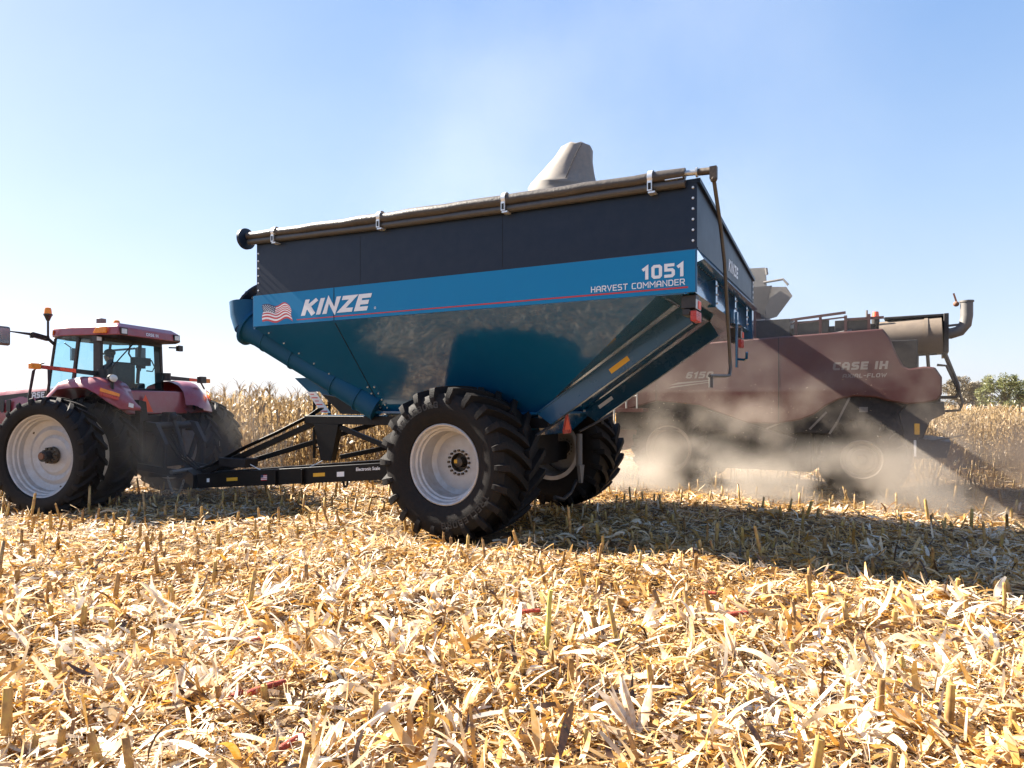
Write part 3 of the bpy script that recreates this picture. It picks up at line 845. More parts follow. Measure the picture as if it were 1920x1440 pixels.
ht.prism([(-.72, 1.98, 1.62), (-.72, 2.18, 1.62), (-.72, 2.2, 1.3), (-.72, 1.96, 1.3)], (-.16, 0, 0))
ht.tube([(-.9, 2.08, 1.5), (-1.15, 2.1, .75)], .04, 10); ht.ball((-.9, 2.08, 1.52), .08)
ht.tube([(-.75, 1.42, 1.75), (-.75, 1.42, .7)], .04, 10); ht.prism([(-.7, 1.32, 1.85), (-.7, 1.5, 1.82), (-.7, 1.55, 1.5), (-.7, 1.36, 1.42)], (-.1, 0, 0))
for k, v in enumerate((1.78, 1.86, 2.3, 2.38)): ht.cyl((-.68, v, 1.2), (-.8, v, 1.2), .03, n=8)
ht.build("hitch", M['darkmetal'], tr, bevel=.006)
lk = MB(); lk.tube([(-1.34, 1.5, .52), (-1.34, 2.66, .52)], .04, 10); lk.build("hitch_crossbar", M['greymetal'], tr)
db = MB(); db.box(-1.38, -.4, 2.0, 2.16, .36, .44); db.box(-1.3, -1.1, 2.0, 2.16, .5, .54); db.build("drawbar", M['darkmetal'], tr)
for v0, s_ in ((1.75, -1), (2.3, 1)):
    cn = MB()
    p0, p1 = Vector((-1.05, v0, .4)), Vector((-1.5, v0 + .12 * s_, .36))
    n = 16
    def cpt(k): t_ = k / n; q = p0.lerp(p1, t_); return q - Vector((0, 0, .3 * (1 - (2 * t_ - 1) ** 2)))
    for k in range(n):
        a, b = cpt(k), cpt(k + 1); c = (a + b) / 2; d = (b - a).normalized()
        sd = d.cross(Vector((0, 0, 1))).normalized() if k % 2 else d.cross(Vector((0, 1, 0))).normalized().cross(d).cross(d)
        lng = (b - a).length * .72
        ring = [c + d * math.cos(2 * math.pi * q / 8) * lng + sd * math.sin(2 * math.pi * q / 8) * .018 for q in range(9)]
        cn.tube(ring, .006, 5)
    cn.build("safety_chain", M['steel'], tr, angle=60)

# hood and front
hd = MB()
sec = []
for u, zt, w in ((1.55, 2.14, .47), (2.2, 2.12, .47), (3.2, 2.05, .45), (4.2, 1.92, .42), (4.75, 1.78, .36), (4.9, 1.5, .32)):
    sec.append([(u, TC - w, 1.02), (u, TC - w - .02, 1.55), (u, TC - w, zt - .2), (u, TC - w + .1, zt - .05), (u, TC - .12, zt), (u, TC + .12, zt), (u, TC + w - .1, zt - .05), (u, TC + w, zt - .2), (u, TC + w + .02, 1.55), (u, TC + w, 1.02)])
hd.sheet(sec); hd.poly(sec[0]); hd.poly(sec[-1])
hood = hd.build("hood", M['tred'], tr, angle=40)
st = MB()
st.add([(1.56, TC - .478, 1.93), (4.0, TC - .445, 1.74), (4.0, TC - .447, 1.84), (1.56, TC - .472, 2.04)], [(0, 1, 2, 3)])
st.build("hood_stripe", M['cabblack'], hood)
t = MB(); pl_ = plane_place((2.03, TC - .482, 1.885), (-1, 0, .03), (0, 0, 1), (0, -1, 0))
word_parts("hood_lettering", "CASE IH", pl_, .12, .24, .1, .25, .5, M['white'], hood)
for k in range(4):
    v_ = MB(); u = 2.42 + k * .16
    v_.prism([(u, TC - .498, 1.86 - k * .012), (u + .1, TC - .498, 1.86 - k * .012), (u + .11, TC - .5, 1.66), (u + .06, TC - .5, 1.6), (u + .01, TC - .5, 1.63)], (0, -.012, 0))
    v_.build("hood_vent", M['cabblack'], hood)
ft = MB(); ft.box(1.35, 2.7, 1.2, 1.62, .62, 1.15); ft.build("fuel_tank", M['cabblack'], tr, bevel=.08)

# fenders: curved sheets following the wheels, drawn out to a point at the back
def fender(side):
    f = MB()
    T_ = [(.56, .66, 1.89), (.29, .68, 2.15), (.1, .71, 2.21), (-.09, .75, 2.24), (-.3, .8, 2.22), (-.45, .85, 2.18), (-.7, 1.0, 1.99), (-.82, 1.15, 1.83), (-.87, 1.3, 1.70)]
    L_ = [(.5, .62, 1.82), (.26, .62, 2.03), (.0, .62, 2.06), (-.2, .62, 2.07), (-.34, .62, 2.06), (-.53, .66, 1.96), (-.66, .75, 1.83), (-.79, .9, 1.69), (-.87, 1.28, 1.66)]
    if side > 0: L_ = [(u, v - (.1 if k > 2 else 0), z - (.0, .0, .05, .1, .15, .2, .16, .08, .02)[k]) for k, (u, v, z) in enumerate(L_)]
    I_ = [(.56, 1.4, 1.89), (.29, 1.4, 2.15), (.1, 1.4, 2.21), (-.09, 1.4, 2.24), (-.3, 1.4, 2.22), (-.45, 1.4, 2.15), (-.56, 1.4, 2.03), (-.6, 1.4, 1.9), (-.62, 1.4, 1.75)]
    def vv(v): return v if side < 0 else 2 * TC - v
    def vp(p): return Vector((p[0], vv(p[1]), p[2]))
    rows = []
    for t_, l_, i_ in zip(T_, L_, I_):
        t_, l_, i_ = vp(t_), vp(l_), vp(i_)
        out = Vector((-.02, (-.02 if side < 0 else .02), .01))
        rows.append([l_ - out * 1.5, l_, l_.lerp(t_, .5) + out, t_, t_.lerp(i_, .12) + Vector((0, 0, .025)), t_.lerp(i_, .5) + Vector((0, 0, .03)), i_])
    f.sheet(rows)
    # underside
    f.sheet([[vp(l_), vp((l_[0] + .05, 1.4, l_[2] - .02))] for l_ in L_])
    o = f.build("fender", M['tred'], tr, angle=60)
    def lamp(name, pts, m):
        mb = MB(); mb.prism([(u, vv(v), z) for u, v, z in pts], (-.015, -.02 if side < 0 else .02, 0)); return mb.build(name, m, o, bevel=.004)
    lamp("turn_light", [(-.57, .715, 2.06), (-.79, .91, 1.955), (-.785, .90, 1.90), (-.565, .70, 2.0)], M['amber'])
    lamp("tail_light", [(-.57, .70, 1.995), (-.79, .895, 1.895), (-.78, .885, 1.84), (-.56, .69, 1.935)], M['redlens'])
    if side < 0:
        m = MB(); m.prism([(-.83, 1.06, 1.80), (-.86, 1.14, 1.775), (-.86, 1.13, 1.70), (-.83, 1.05, 1.725)], (-.01, -.01, 0)); m.build("white_label", M['white'], o)
        m = MB(); m.tube([(-.60, .93, 2.0), (-.60, .93, 2.16)], .03, 8); m.ball((-.60, .93, 2.23), .105, 16, (.5, 1.0, .72))
        m.mi = 1; m.ball((-.645, .915, 2.23), .09, 16, (.25, 1.0, .72)); m.build("work_light", [M['cabblack'], M['lamp']], o)
    else:
        m = MB(); m.tube([(-.45, vv(.62), 2.1), (-.5, vv(.80), 2.24)], .018, 8); m.box(-.6, -.5, vv(.92), vv(.74), 2.22, 2.36); m.build("work_light", M['cabblack'], o, bevel=.02)
    return o
fender(-1); fender(1)
rb = MB()
rb.prism([(-.52, 1.28, 2.03), (-.52, 2.88, 2.03), (-.56, 2.9, 1.58), (-.56, 1.26, 1.58)], (.3, 0, 0))
rb.build("rear_panel", M['tred'], tr, bevel=.02)
for v0, v1 in ((2.86, 3.7), (.9, 1.3)):
    pass
sm = MB(); sm.prism([(-.585, 1.72, 1.95), (-.585, 1.92, 1.62), (-.585, 1.52, 1.62)], (.006, 0, 0)); sm.build("slow_vehicle_sign", M['smv'], tr)

# cab
cab = MB()
fl_ = [(-.34, 1.34), (-.34, 2.82), (1.35, 2.66), (1.35, 1.5)]
def pil(b, t_, w, d): cab.bar(b, t_, w, d, up=(1, 0, 0))
pil((.09, 1.32, 1.95), (.07, 1.3, 3.05), .07, .16); pil((.09, 2.86, 1.95), (.07, 2.78, 3.05), .07, .16)
pil((.66, 1.3, 1.95), (.48, 1.28, 3.05), .05, .06); pil((.66, 2.86, 1.95), (.48, 2.76, 3.05), .05, .06)
for vb, vt in ((1.46, 1.38), (2.7, 2.66)):
    cab.tube([(1.42, vb, 1.55), (1.4, vb, 1.95), (1.3, vb - .02 * (1 if vb < 2 else -1), 2.4), (1.12, vt, 3.03)], .028, 8)
cab.bar((.03, 1.34, 2.05), (.03, 2.84, 2.05), .05, .07); cab.bar((.0, 1.34, 3.0), (.0, 2.78, 3.0), .06, .1)
cab.bar((.0, 1.3, 1.95), (1.4, 1.46, 1.6), .06, .12); cab.bar((.0, 2.86, 1.95), (1.4, 2.7, 1.6), .06, .12)
cab.box(-.3, 1.4, 1.4, 2.76, 1.5, 1.56)
cabo = cab.build("cab_frame", M['cabblack'], tr, bevel=.01)
def pane(name, pts):
    m = MB(); m.poly(pts); return m.build(name, M['glass'], cabo)
pane("rear_window", [(.02, 1.4, 2.08), (.02, 2.82, 2.08), (.01, 2.76, 2.96), (.01, 1.36, 2.96)])
pane("door_window", [(.64, 1.31, 1.97), (1.38, 1.47, 1.7), (1.28, 1.43, 2.4), (1.1, 1.37, 3.02), (.49, 1.29, 3.02)])
pane("side_window", [(.16, 1.31, 1.97), (.64, 1.31, 1.97), (.48, 1.29, 3.02), (.15, 1.29, 3.02)])
pane("side_window", [(.16, 2.86, 1.97), (.64, 2.86, 1.97), (.48, 2.77, 3.02), (.15, 2.78, 3.02)])
pane("door_window", [(.64, 2.84, 1.97), (1.38, 2.69, 1.7), (1.28, 2.68, 2.4), (1.1, 2.66, 3.02), (.49, 2.76, 3.02)])
pane("windshield", [(1.41, 1.48, 1.75), (1.41, 2.68, 1.75), (1.13, 2.64, 3.02), (1.13, 1.4, 3.02)])
rf = MB()
def ring(z, i, ul=0):
    return [(-.42 + i, 1.25 + i, z), (-.42 + i, 2.86 - i, z), (.6, 2.92 - i, z), (1.12 - i, 2.8 - i, z), (1.25 - i, 2.4, z), (1.25 - i, 1.7, z), (1.12 - i, 1.3 + i, z), (.6, 1.2 + i, z)]
r0, r1, r2, r3 = ring(3.01, .06), ring(3.05, .0), ring(3.2, .02), ring(3.28, .12)
rows = [r + [r[0]] for r in (r0, r1, r2, r3)]
rf.mi = 1; rf.sheet(rows[:2], False); rf.poly(r0); rf.mi = 0
rf.sheet(rows[1:], False); rf.poly(r3)
rfo = rf.build("roof", [M['tred'], M['cabblack']], tr, bevel=.015)
t = MB(); pl_ = plane_place((-.415, 1.93, 3.09), (0, 1, 0), (.14, 0, 1), (-1, 0, 0))
word_parts("roof_lettering", "CASE IH", pl_, .06, .22, .05, .3, .5, M['white'], rfo)
for v in (1.3, 2.66):
    m = MB(); m.box(-.43, -.38, v, v + .16, 3.06, 3.19); m.mi = 1; m.box(-.436, -.43, v + .02, v + .14, 3.08, 3.17); m.build("roof_light", [M['cabblack'], M['lamp']], rfo)
m = MB(); m.prism([(-.2, 1.2, 3.08), (.1, 1.2, 3.08), (.02, 1.2, 3.2), (-.2, 1.2, 3.2)], (0, .03, 0)); m.build("turn_light", M['amber'], rfo, bevel=.01)
m = MB(); m.prism([(1.08, 1.27, 3.08), (1.18, 1.36, 3.08), (1.17, 1.36, 3.17), (1.07, 1.27, 3.17)], (.0, .03, 0)); m.build("turn_light", M['amber'], rfo)
def beacon(name, u, v, z, r, h, pole=None):
    m = MB()
    if pole: m.tube([(u, v, pole), (u, v, z - .08)], .02, 8); m.tube([(u, v, z - .1), (u, v, z - .02), (u, v, z)], [.03, .06, r * 1.15], 14); m.tube([(u, v, z), (u, v, z + .025)], r * 1.15, 16)
    else: m.tube([(u, v, z - .04), (u, v, z + .02)], r, 14)
    o = m.build("beacon_base", M['cabblack'], tr)
    m = MB(); m.tube([(u, v, z + .02), (u, v, z + h * .8), (u, v, z + h), (u, v, z + h + .01)], [r, r * .86, r * .7, r * .2], 18); m.build("beacon_lens", M['amber'], o)
beacon("beacon", 1.1, 1.2, 3.44, .065, .14, 3.02)
beacon("beacon", -.1, 1.55, 3.27, .06, .08)
m = MB(); m.box(.2, .32, 1.5, 1.62, 3.27, 3.40); m.build("antenna_box", M['greymetal'], tr, bevel=.01)
# mirror on its long arm, left side
m = MB(); m.tube([(1.12, 1.36, 2.9), (1.12, 1.2, 3.02)], .03, 8); m.bar((1.12, 1.22, 3.0), (1.1, .86, 3.05), .07, .09); m.bar((1.1, .86, 3.05), (1.1, .45, 3.06), .03, .05, w1=.02, h1=.02)
m.tube([(1.1, .9, 3.0), (1.1, .84, 3.0)], .02, 8)
ma = m.build("mirror_arm", M['cabblack'], tr, bevel=.006)
m = MB(); m.box(1.06, 1.13, .15, .45, 2.8, 3.14); mo = m.build("mirror", M['greymetal'], ma, bevel=.035)
m = MB(); m.prism([(1.03, .18, 3.1), (1.052, .41, 3.1), (1.056, .41, 2.84), (1.036, .18, 2.84)], (.006, 0, 0)); m.build("mirror_glass", M['mirror'], mo)
m = MB(); m.tube([(1.12, 2.7, 2.9), (1.1, 3.35, 3.0)], .025, 8); m.box(1.05, 1.11, 3.3, 3.55, 2.72, 3.02); m.build("mirror", M['greymetal'], tr, bevel=.03)
m = MB(); m.box(1.0, 1.05, 1.62, 1.76, 2.62, 2.86); m.tube([(1.05, 1.7, 2.84), (1.14, 1.58, 2.96)], .012, 6); m.build("inside_mirror", M['mirror'], tr, bevel=.02)
# work light on the C pillar, light on the right
m = MB(); m.box(-.05, .06, 1.14, 1.26, 2.93, 3.02); m.mi = 1; m.box(-.057, -.05, 1.15, 1.25, 2.94, 3.01); m.build("pillar_light", [M['cabblack'], M['lamp']], tr)
m = MB(); m.bar((-.2, 2.78, 2.94), (-.25, 2.98, 2.95), .03, .03); m.box(-.3, -.22, 2.95, 3.08, 2.88, 3.0); m.build("pillar_light", M['cabblack'], tr, bevel=.01)
# warning light bars on both sides
for s_ in (-1, 1):
    vv = (lambda v: v) if s_ < 0 else (lambda v: 2 * TC - v)
    m = MB(); m.bar((0, vv(1.3), 2.33), (0, vv(.05), 2.40 if s_ < 0 else 2.3), .04, .09, h1=.06); m.tube([(-.05, vv(1.28), 2.26), (-.05, vv(1.28), 2.42)], .09, 12)
    o = m.build("light_bar", M['cabblack'], tr, bevel=.005)
    zz = 2.40 if s_ < 0 else 2.3
    m = MB(); m.box(-.035, .035, vv(.06) if s_ > 0 else -.12, vv(-.12) if s_ > 0 else .06, zz - .045, zz + .05); m.build("amber_lamp", M['amber'], o, bevel=.01)
    def bz(v): return 2.33 + (zz - 2.33) * (1.3 - v) / 1.25
    for v0, v1, mm in ((.08, .42, 'redlens'), (.42, .74, 'smv')) if s_ < 0 else ((.3, .55, 'smv'),):
        m = MB(); m.poly([(-.0215, vv(v0), bz(v0) - .028), (-.0215, vv(v1), bz(v1) - .034), (-.0215, vv(v1), bz(v1) + .034), (-.0215, vv(v0), bz(v0) + .028)])
        m.build("reflector_strip", M[mm], o)
# steps and grab rails at the left door
m = MB()
m.tube([(1.2, .9, 1.15), (1.2, .9, 1.9), (1.15, .94, 2.38), (1.08, 1.02, 2.5), (1.0, 1.12, 2.42), (1.0, 1.15, 1.2)], .018, 8)
m.tube([(1.45, 1.2, 1.3), (1.5, 1.18, 1.95), (1.42, 1.22, 2.5), (1.3, 1.3, 2.56)], .018, 8)
m.build("grab_rail", M['cabblack'], tr, angle=60)
m = MB()
for z in (.5, .8, 1.1, 1.4): m.box(.95, 1.35, 1.0, 1.3, z, z + .03)
m.bar((.95, 1.02, .5), (.95, 1.25, 1.45), .03, .04); m.bar((1.35, 1.02, .5), (1.35, 1.25, 1.45), .03, .04); m.build("step", M['cabblack'], tr)
# wiper, seat, console, wheel, terminal
m = MB(); m.tube([(-.03, 2.05, 2.98), (-.03, 1.75, 2.7), (-.03, 1.5, 2.45)], .012, 6); m.build("wiper", M['cabblack'], tr)
m = MB(); m.box(.28, .8, 1.82, 2.34, 1.86, 1.98); m.box(.18, .3, 1.84, 2.32, 1.95, 2.6); m.box(.35, .7, 1.9, 2.26, 1.56, 1.86); m.box(.25, .7, 2.34, 2.46, 2.1, 2.18); m.build("seat", M['cabblack'], tr, bevel=.05)
m = MB(); m.prism([(.2, 2.4, 2.2), (.2, 2.6, 2.2), (.2, 2.6, 1.56), (.2, 2.4, 1.56)], (.6, 0, 0)); m.build("console", M['cabblack'], tr, bevel=.03)
m = MB(); m.box(.18, .28, 2.28, 2.72, 2.56, 2.72); m.box(.2, .26, 2.4, 2.6, 2.5, 2.57)
m.tube([(.24, 2.3, 2.66), (.24, 2.2, 2.78), (.24, 2.24, 2.97)], .018, 8); m.tube([(.24, 2.7, 2.7), (.24, 2.8, 2.68), (.2, 2.84, 2.55), (.2, 2.78, 2.45), (.24, 2.66, 2.46)], .014, 8)
m.tube([(.24, 2.42, 2.52), (.24, 2.44, 2.45), (.24, 2.5, 2.45), (.24, 2.52, 2.52)], .012, 6)
m.build("monitor", M['cabblack'], tr, bevel=.01)
m = MB(); ring_ = [(1.0 + math.sin(2 * math.pi * q / 20) * .08, 2.08 + math.cos(2 * math.pi * q / 20) * .2, 2.12 + math.sin(2 * math.pi * q / 20) * .18) for q in range(21)]
m.tube(ring_, .016, 8); m.bar((1.0, 2.08, 2.12), (1.2, 2.08, 1.6), .08, .1); m.build("steering_wheel", M['cabblack'], tr, angle=60)

for v, s_ in ((.24, -1), (.97, -1), (3.19, 1), (3.92, 1)):
    make_wheel(tr, (0, v, .90), 1.0, .49, .70, 22, .055, .24, .085, True, s_, None, .24, 'dish')
for v, s_ in ((.75, -1), (3.41, 1)):
    make_wheel(tr, (-3.0, v, .72), .78, .36, .52, 20, .045, .2, .07, True, s_, None, .18, 'dish')

# ---------------------------------------------------------------- driver (seated, seen from behind through the rear window)
drv = empty("person", tr.matrix_basis @ Vector((-.48, TC - .06, 1.97)), -TA)
tag(drv, "driver in a dark shirt and cap sitting in the tractor cab, seen from behind", "person")
def skin_body(name, chains, m, parent):
    me = bpy.data.meshes.new(name); vs, es, rs = [], [], []
    key = {}
    def vid(p, r):
        k = tuple(round(c, 4) for c in p)
        if k not in key: key[k] = len(vs); vs.append(p); rs.append(r)
        return key[k]
    for c in chains:
        ids = [vid(p, r) for p, r in c]
        es += [(ids[i], ids[i + 1]) for i in range(len(ids) - 1)]
    me.from_pydata(vs, es, []); me.materials.append(m)
    o = bpy.data.objects.new(name, me); COL.objects.link(o); o.parent = parent
    sk = o.modifiers.new("skin", 'SKIN')
    for d, r in zip(me.skin_vertices[0].data, rs): d.radius = (r, r)
    me.skin_vertices[0].data[0].use_root = True
    sk.use_smooth_shade = True
    s2 = o.modifiers.new("sub", 'SUBSURF'); s2.levels = 1; s2.render_levels = 1
    return o
P0 = (0, 0, .1); P1 = (.02, 0, .32); P2 = (0, 0, .52); NK = (-.02, 0, .6)
chains = [[(P0, .14), (P1, .15), (P2, .13), (NK, .055), ((-.03, 0, .68), .06), ((-.04, 0, .76), .095), ((-.03, 0, .84), .075)]]
for s_ in (-1, 1):
    hand = (-.47, s_ * .17, .26)
    chains.append([(P2, .13), ((0, s_ * .19, .5), .07), ((-.06, s_ * .25, .26), .05), ((-.3, s_ * .22, .2), .04), (hand, .026)])
    for q, ln in enumerate((.06, .075, .08, .07)):
        b = (-.53, s_ * .17 + (q - 1.5) * .02, .265 + .004 * q)
        chains.append([(hand, .026), (b, .009), ((b[0] - ln * .5, b[1], b[2] - .015), .008), ((b[0] - ln * .7, b[1], b[2] - .045), .007)])
    chains.append([(hand, .026), ((-.49, s_ * .17 - s_ * .045, .25), .010), ((-.53, s_ * .17 - s_ * .055, .24), .008)])
    chains.append([(P0, .14), ((-.03, s_ * .1, .06), .1), ((-.42, s_ * .12, .08), .075), ((-.5, s_ * .12, -.14), .055), ((-.52, s_ * .12, -.34), .045), ((-.64, s_ * .12, -.38), .035)])
bod = skin_body("body", chains, M['shirt'], drv)
cp = MB(flip=False); cp.ball((-.035, 0, .82), .105, 16, (1.05, .92, .75)); cp.prism([(-.1, -.07, .80), (-.24, -.05, .785), (-.24, .05, .785), (-.1, .07, .80)], (0, 0, .012)); cp.build("cap", M['cabblack'], drv)
hd_ = MB(flip=False); hd_.ball((-.055, 0, .73), .092, 14, (1, .85, 1.2)); hd_.ball((-.15, 0, .72), .02, 8, (1.2, .8, 1)); hd_.ball((-.045, .082, .73), .025, 8, (.6, .4, 1)); hd_.ball((-.045, -.082, .73), .025, 8, (.6, .4, 1))
hd_.ball((-.135, .035, .745), .011, 8); hd_.ball((-.135, -.035, .745), .011, 8)
hd_.build("face", M['skin'], drv)
# ================================================================ COMBINE
CBA = R(32)
cb = empty("combine_harvester", (6.55, 12.4, 0), -CBA)
tag(cb, "dusty dark red combine harvester behind the cart, unloading grain with its long auger", "combine harvester")
pn = MB()
out = [(5.2, 1.5), (4.0, 1.84), (3.06, 1.75), (2.08, 1.38), (1.5, 1.38), (1.07, 1.46), (.83, 1.56), (.59, 1.75), (.36, 1.87), (.13, 1.92), (-.22, 1.9), (-.44, 1.83), (-.73, 1.77), (-1.0, 1.79), (-1.2, 1.84),
       (-1.27, 1.95), (-1.27, 2.25), (-1.17, 2.43), (-1.0, 2.45), (-.77, 2.42), (-.68, 2.47), (-.58, 2.68), (-.46, 3.0), (-.35, 3.17), (2.08, 3.1), (4.2, 3.02), (5.2, 2.9)]
pn.prism([(u, 0, z) for u, z in out], (0, .1, 0))
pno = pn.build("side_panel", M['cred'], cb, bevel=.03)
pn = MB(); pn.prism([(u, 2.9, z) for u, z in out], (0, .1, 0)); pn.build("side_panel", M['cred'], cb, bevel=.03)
sm = MB(); sm.box(1.455, 1.468, -.003, .01, 1.42, 3.1); sm.box(3.99, 4.0, -.003, .01, 1.86, 3.0); sm.build("panel_seam", M['frame'], pno)
bc = MB()
bc.box(-.9, 5.0, .12, 2.88, 1.2, 2.95); bc.prism([(-.9, .12, 2.4), (-.9, .12, 1.5), (-1.25, .12, 1.62), (-1.25, .12, 2.3)], (0, 2.76, 0))
bc.box(.9, 4.4, .3, 2.6, .42, 1.3); bc.box(-.8, .9, .75, 2.2, .7, 1.3)  # first box is added as a dark mass to darken the space between the wheels
bc.build("body", M['darkmetal'], cb, bevel=.02)
rr = MB(); rr.prism([(-.75, .08, 1.8), (-1.3, .08, 1.82), (-1.32, .08, 1.6), (-1.1, .08, 1.48), (-.98, .08, 1.15), (-.7, .08, 1.1), (-.6, .08, 1.6)], (0, 2.84, 0)); rr.build("rear_hood", M['cabblack'], cb, bevel=.02)
cp_ = MB(); cp_.prism([(-.75, .5, 1.2), (-.85, .5, .75), (-1.35, .5, .78), (-1.42, .5, 1.08), (-1.0, .5, 1.12)], (0, 2.0, 0)); cp_.bar((-1.1, .45, 1.08), (-1.62, .45, 1.22), .02, .03); cp_.build("straw_chopper", M['cabblack'], cb, bevel=.01)
m = MB(); m.box(-.93, -.85, .07, .075, 1.22, 1.42); m.build("yellow_label", M['yellow'], cb)
m = MB(); m.box(-.88, -.84, .06, .08, .82, 1.12); m.build("white_label", M['white'], cb)
m = MB(); m.box(-.1, .04, .06, .1, 1.62, 1.72); m.build("valve_block", M['greymetal'], cb)
m = MB(); m.box(.85, 1.0, .08, .1, 1.6, 1.66); m.build("yellow_label", M['yellow'], cb)
for u0, z0, u1, z1 in ((.9, 1.28, .6, 1.62), (1.7, 1.28, 1.4, 1.42), (.55, 1.2, .4, 1.45), (.45, 1.35, .2, 1.9)):
    lv = MB(); lv.bar((u0, .05, z0), (u1, .05, z1), .03, .035); lv.build("linkage", M['greymetal'], cb)
ut = MB(); ut.bar((2.9, .1, 1.5), (1.2, .1, .95), .25, .3); ut.build("grain_elevator", M['darkmetal'], cb)
# lettering on the panel
def cplace(u, z): return plane_place((u, -.0005, z), (-1, 0, 0.0), (0, 0, 1), (0, -1, 0))
def ctext(name, words, u0, u1, z, hh, th, m, slant):
    L = strokes(MB(), words, lambda x, y, e: (x, y, e), hh, th, slant, .3); k = abs(u1 - u0) / L
    p = cplace(u0, z); word_parts(name, words, lambda x, y, e: p(x * k, y, e), hh, th, slant, .3, .5, m, pno)
ctext("maker_lettering", "CASE IH", .49, -.45, 2.42, .15, .26, M['grey_decal'], .12)
ctext("rotor_lettering", "AXIAL-FLOW", .32, -.42, 2.27, .075, .2, M['grey_decal'], .15)
ctext("number_lettering", "6150", 3.34, 2.75, 2.32, .14, .24, M['grey_decal'], .25)
sw = MB(); sw.add([(3.7, -.005, 2.18), (2.75, -.005, 2.27), (2.75, -.005, 2.285), (3.5, -.005, 2.24)], [(0, 1, 2, 3)]); sw.add([(3.75, -.005, 2.11), (2.75, -.005, 2.235), (2.75, -.005, 2.25), (3.6, -.005, 2.16)], [(0, 1, 2, 3)]); sw.build("pinstripe", M['grey_decal'], pno)

# engine deck
dk = MB()
dk.box(1.3, 2.0, .3, 2.6, 2.98, 3.5); dk.box(-.2, 1.3, .5, 2.6, 2.95, 3.32)
dk.box(.6, 1.25, .45, .5, 3.15, 3.45); dk.box(-.1, .5, .45, .5, 3.12, 3.42)
dk.build("engine_deck", M['darkmetal'], cb, bevel=.01)
rl = MB()
rl.bar((1.3, .4, 3.48), (.3, .4, 3.56), .03, .05); rl.bar((1.3, .4, 3.4), (.3, .4, 3.47), .02, .03)
for u in (1.2, .75, .3, -.1): rl.bar((u, .4, 3.05), (u, .4, 3.5), .05, .05, up=(1, 0, 0))
rl.bar((.3, .4, 3.42), (-.35, .4, 3.42), .04, .05)
rl.build("deck_rail", M['cred'], cb)
for u, z, r_ in ((.25, 3.56, .05), (-.33, 3.42, .03), (1.0, 3.53, .03)):
    pass
bn = MB(); bn.tube([(-.2, .6, 3.3), (-.2, .6, 3.46)], .07, 12); bn.mi = 1; bn.tube([(-.2, .6, 3.46), (-.2, .6, 3.56)], [.065, .05], 12); bn.build("beacon", [M['cabblack'], M['smv']], cb)
pt = MB(); pt.tube([(-.05, .6, 3.3), (-.05, .6, 3.6)], .02, 8); pt.tube([(.9, .5, 3.02), (.85, .42, 3.12), (.2, .42, 3.2)], .03, 8); pt.build("deck_pipe", M['greymetal'], cb)
dr = MB(); dr.tube([(-.28, .62, 3.02), (-1.28, .62, 3.06)], .34, 32); dr.tube([(-1.0, .62, 3.05), (-1.06, .62, 3.05)], .355, 32)
dr.build("dust_screen_drum", M['screen'], cb, angle=40)
hs = MB(); hs.box(-1.34, -.35, .45, 2.4, 3.38, 3.43); hs.box(-1.38, -1.3, .4, 2.4, 2.72, 3.43); hs.box(-1.3, -.75, .98, 2.4, 2.8, 3.38); hs.box(-.75, .0, 1.0, 2.4, 2.6, 3.38); hs.build("cooling_housing", M['darkmetal'], cb, bevel=.01)
ep = MB(); ep.tube([(-1.2, .7, 3.1), (-1.42, .7, 3.08), (-1.55, .7, 3.12), (-1.64, .7, 3.24), (-1.66, .7, 3.4), (-1.66, .7, 3.66)], .1, 16)
ep.tube([(-1.66, .7, 3.64), (-1.66, .7, 3.67)], .115, 16)
ep.bar((-1.3, .7, 3.22), (-1.6, .7, 3.24), .04, .04)
ep.build("exhaust_pipe", M['greymetal'], cb, angle=60)
ec = MB(); ec.bar((-1.52, .7, 3.6), (-1.46, .7, 3.82), .02, .03); ec.ball((-1.5, .7, 3.62), .05); ec.build("rain_cap", M['rust'], cb)
ru = MB()
for v in (.6, 1.1):
    ru.tube([(-1.25, v, 2.95), (-1.52, v, 2.15), (-1.55, v, 1.98), (-1.5, v, 1.9), (-1.2, v, 1.9)], .028, 8)
ru.tube([(-1.2, .6, 2.5), (-1.35, .6, 2.48), (-1.5, .6, 2.1)], .024, 8); ru.tube([(-1.54, .6, 1.98), (-1.6, .6, 1.8), (-1.55, .6, 1.66), (-1.3, .6, 1.64)], .024, 8)
for u in (-.85, -1.05): ru.tube([(u, .6, 2.75), (u - .02, .6, 2.42)], .03, 8)
ru.bar((-.6, .6, 2.68), (-1.2, .6, 2.7), .03, .03); ru.tube([(-.72, .55, 2.72), (-.8, .5, 2.55), (-.7, .45, 2.45)], .06, 10)
ru.build("rear_rail", M['cabblack'], cb, angle=60)
# grain tank and its folding extensions
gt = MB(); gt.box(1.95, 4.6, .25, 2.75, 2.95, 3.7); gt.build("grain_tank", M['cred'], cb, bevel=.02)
ge = MB()
ge.prism([(2.25, .75, 3.6), (1.82, .75, 3.6), (1.88, .8, 4.68), (2.3, .8, 4.7)], (0, .12, 0))
ge.tube([(1.85, .78, 4.66), (1.83, .78, 4.52)], .03, 8)
ge.prism([(1.84, .7, 3.55), (1.62, .7, 3.6), (1.3, .62, 4.0), (1.42, .62, 4.2), (1.86, .68, 4.25)], (.02, .02, 0))
ge.prism([(4.5, .75, 3.6), (1.9, .75, 3.6), (1.7, .6, 4.25), (4.7, .6, 4.25)], (0, .03, 0))
ge.tube([(1.9, .78, 4.36), (1.5, .72, 4.38), (1.4, .7, 4.25)], .025, 8)
ge.build("tank_extension", M['greymetal'], cb)
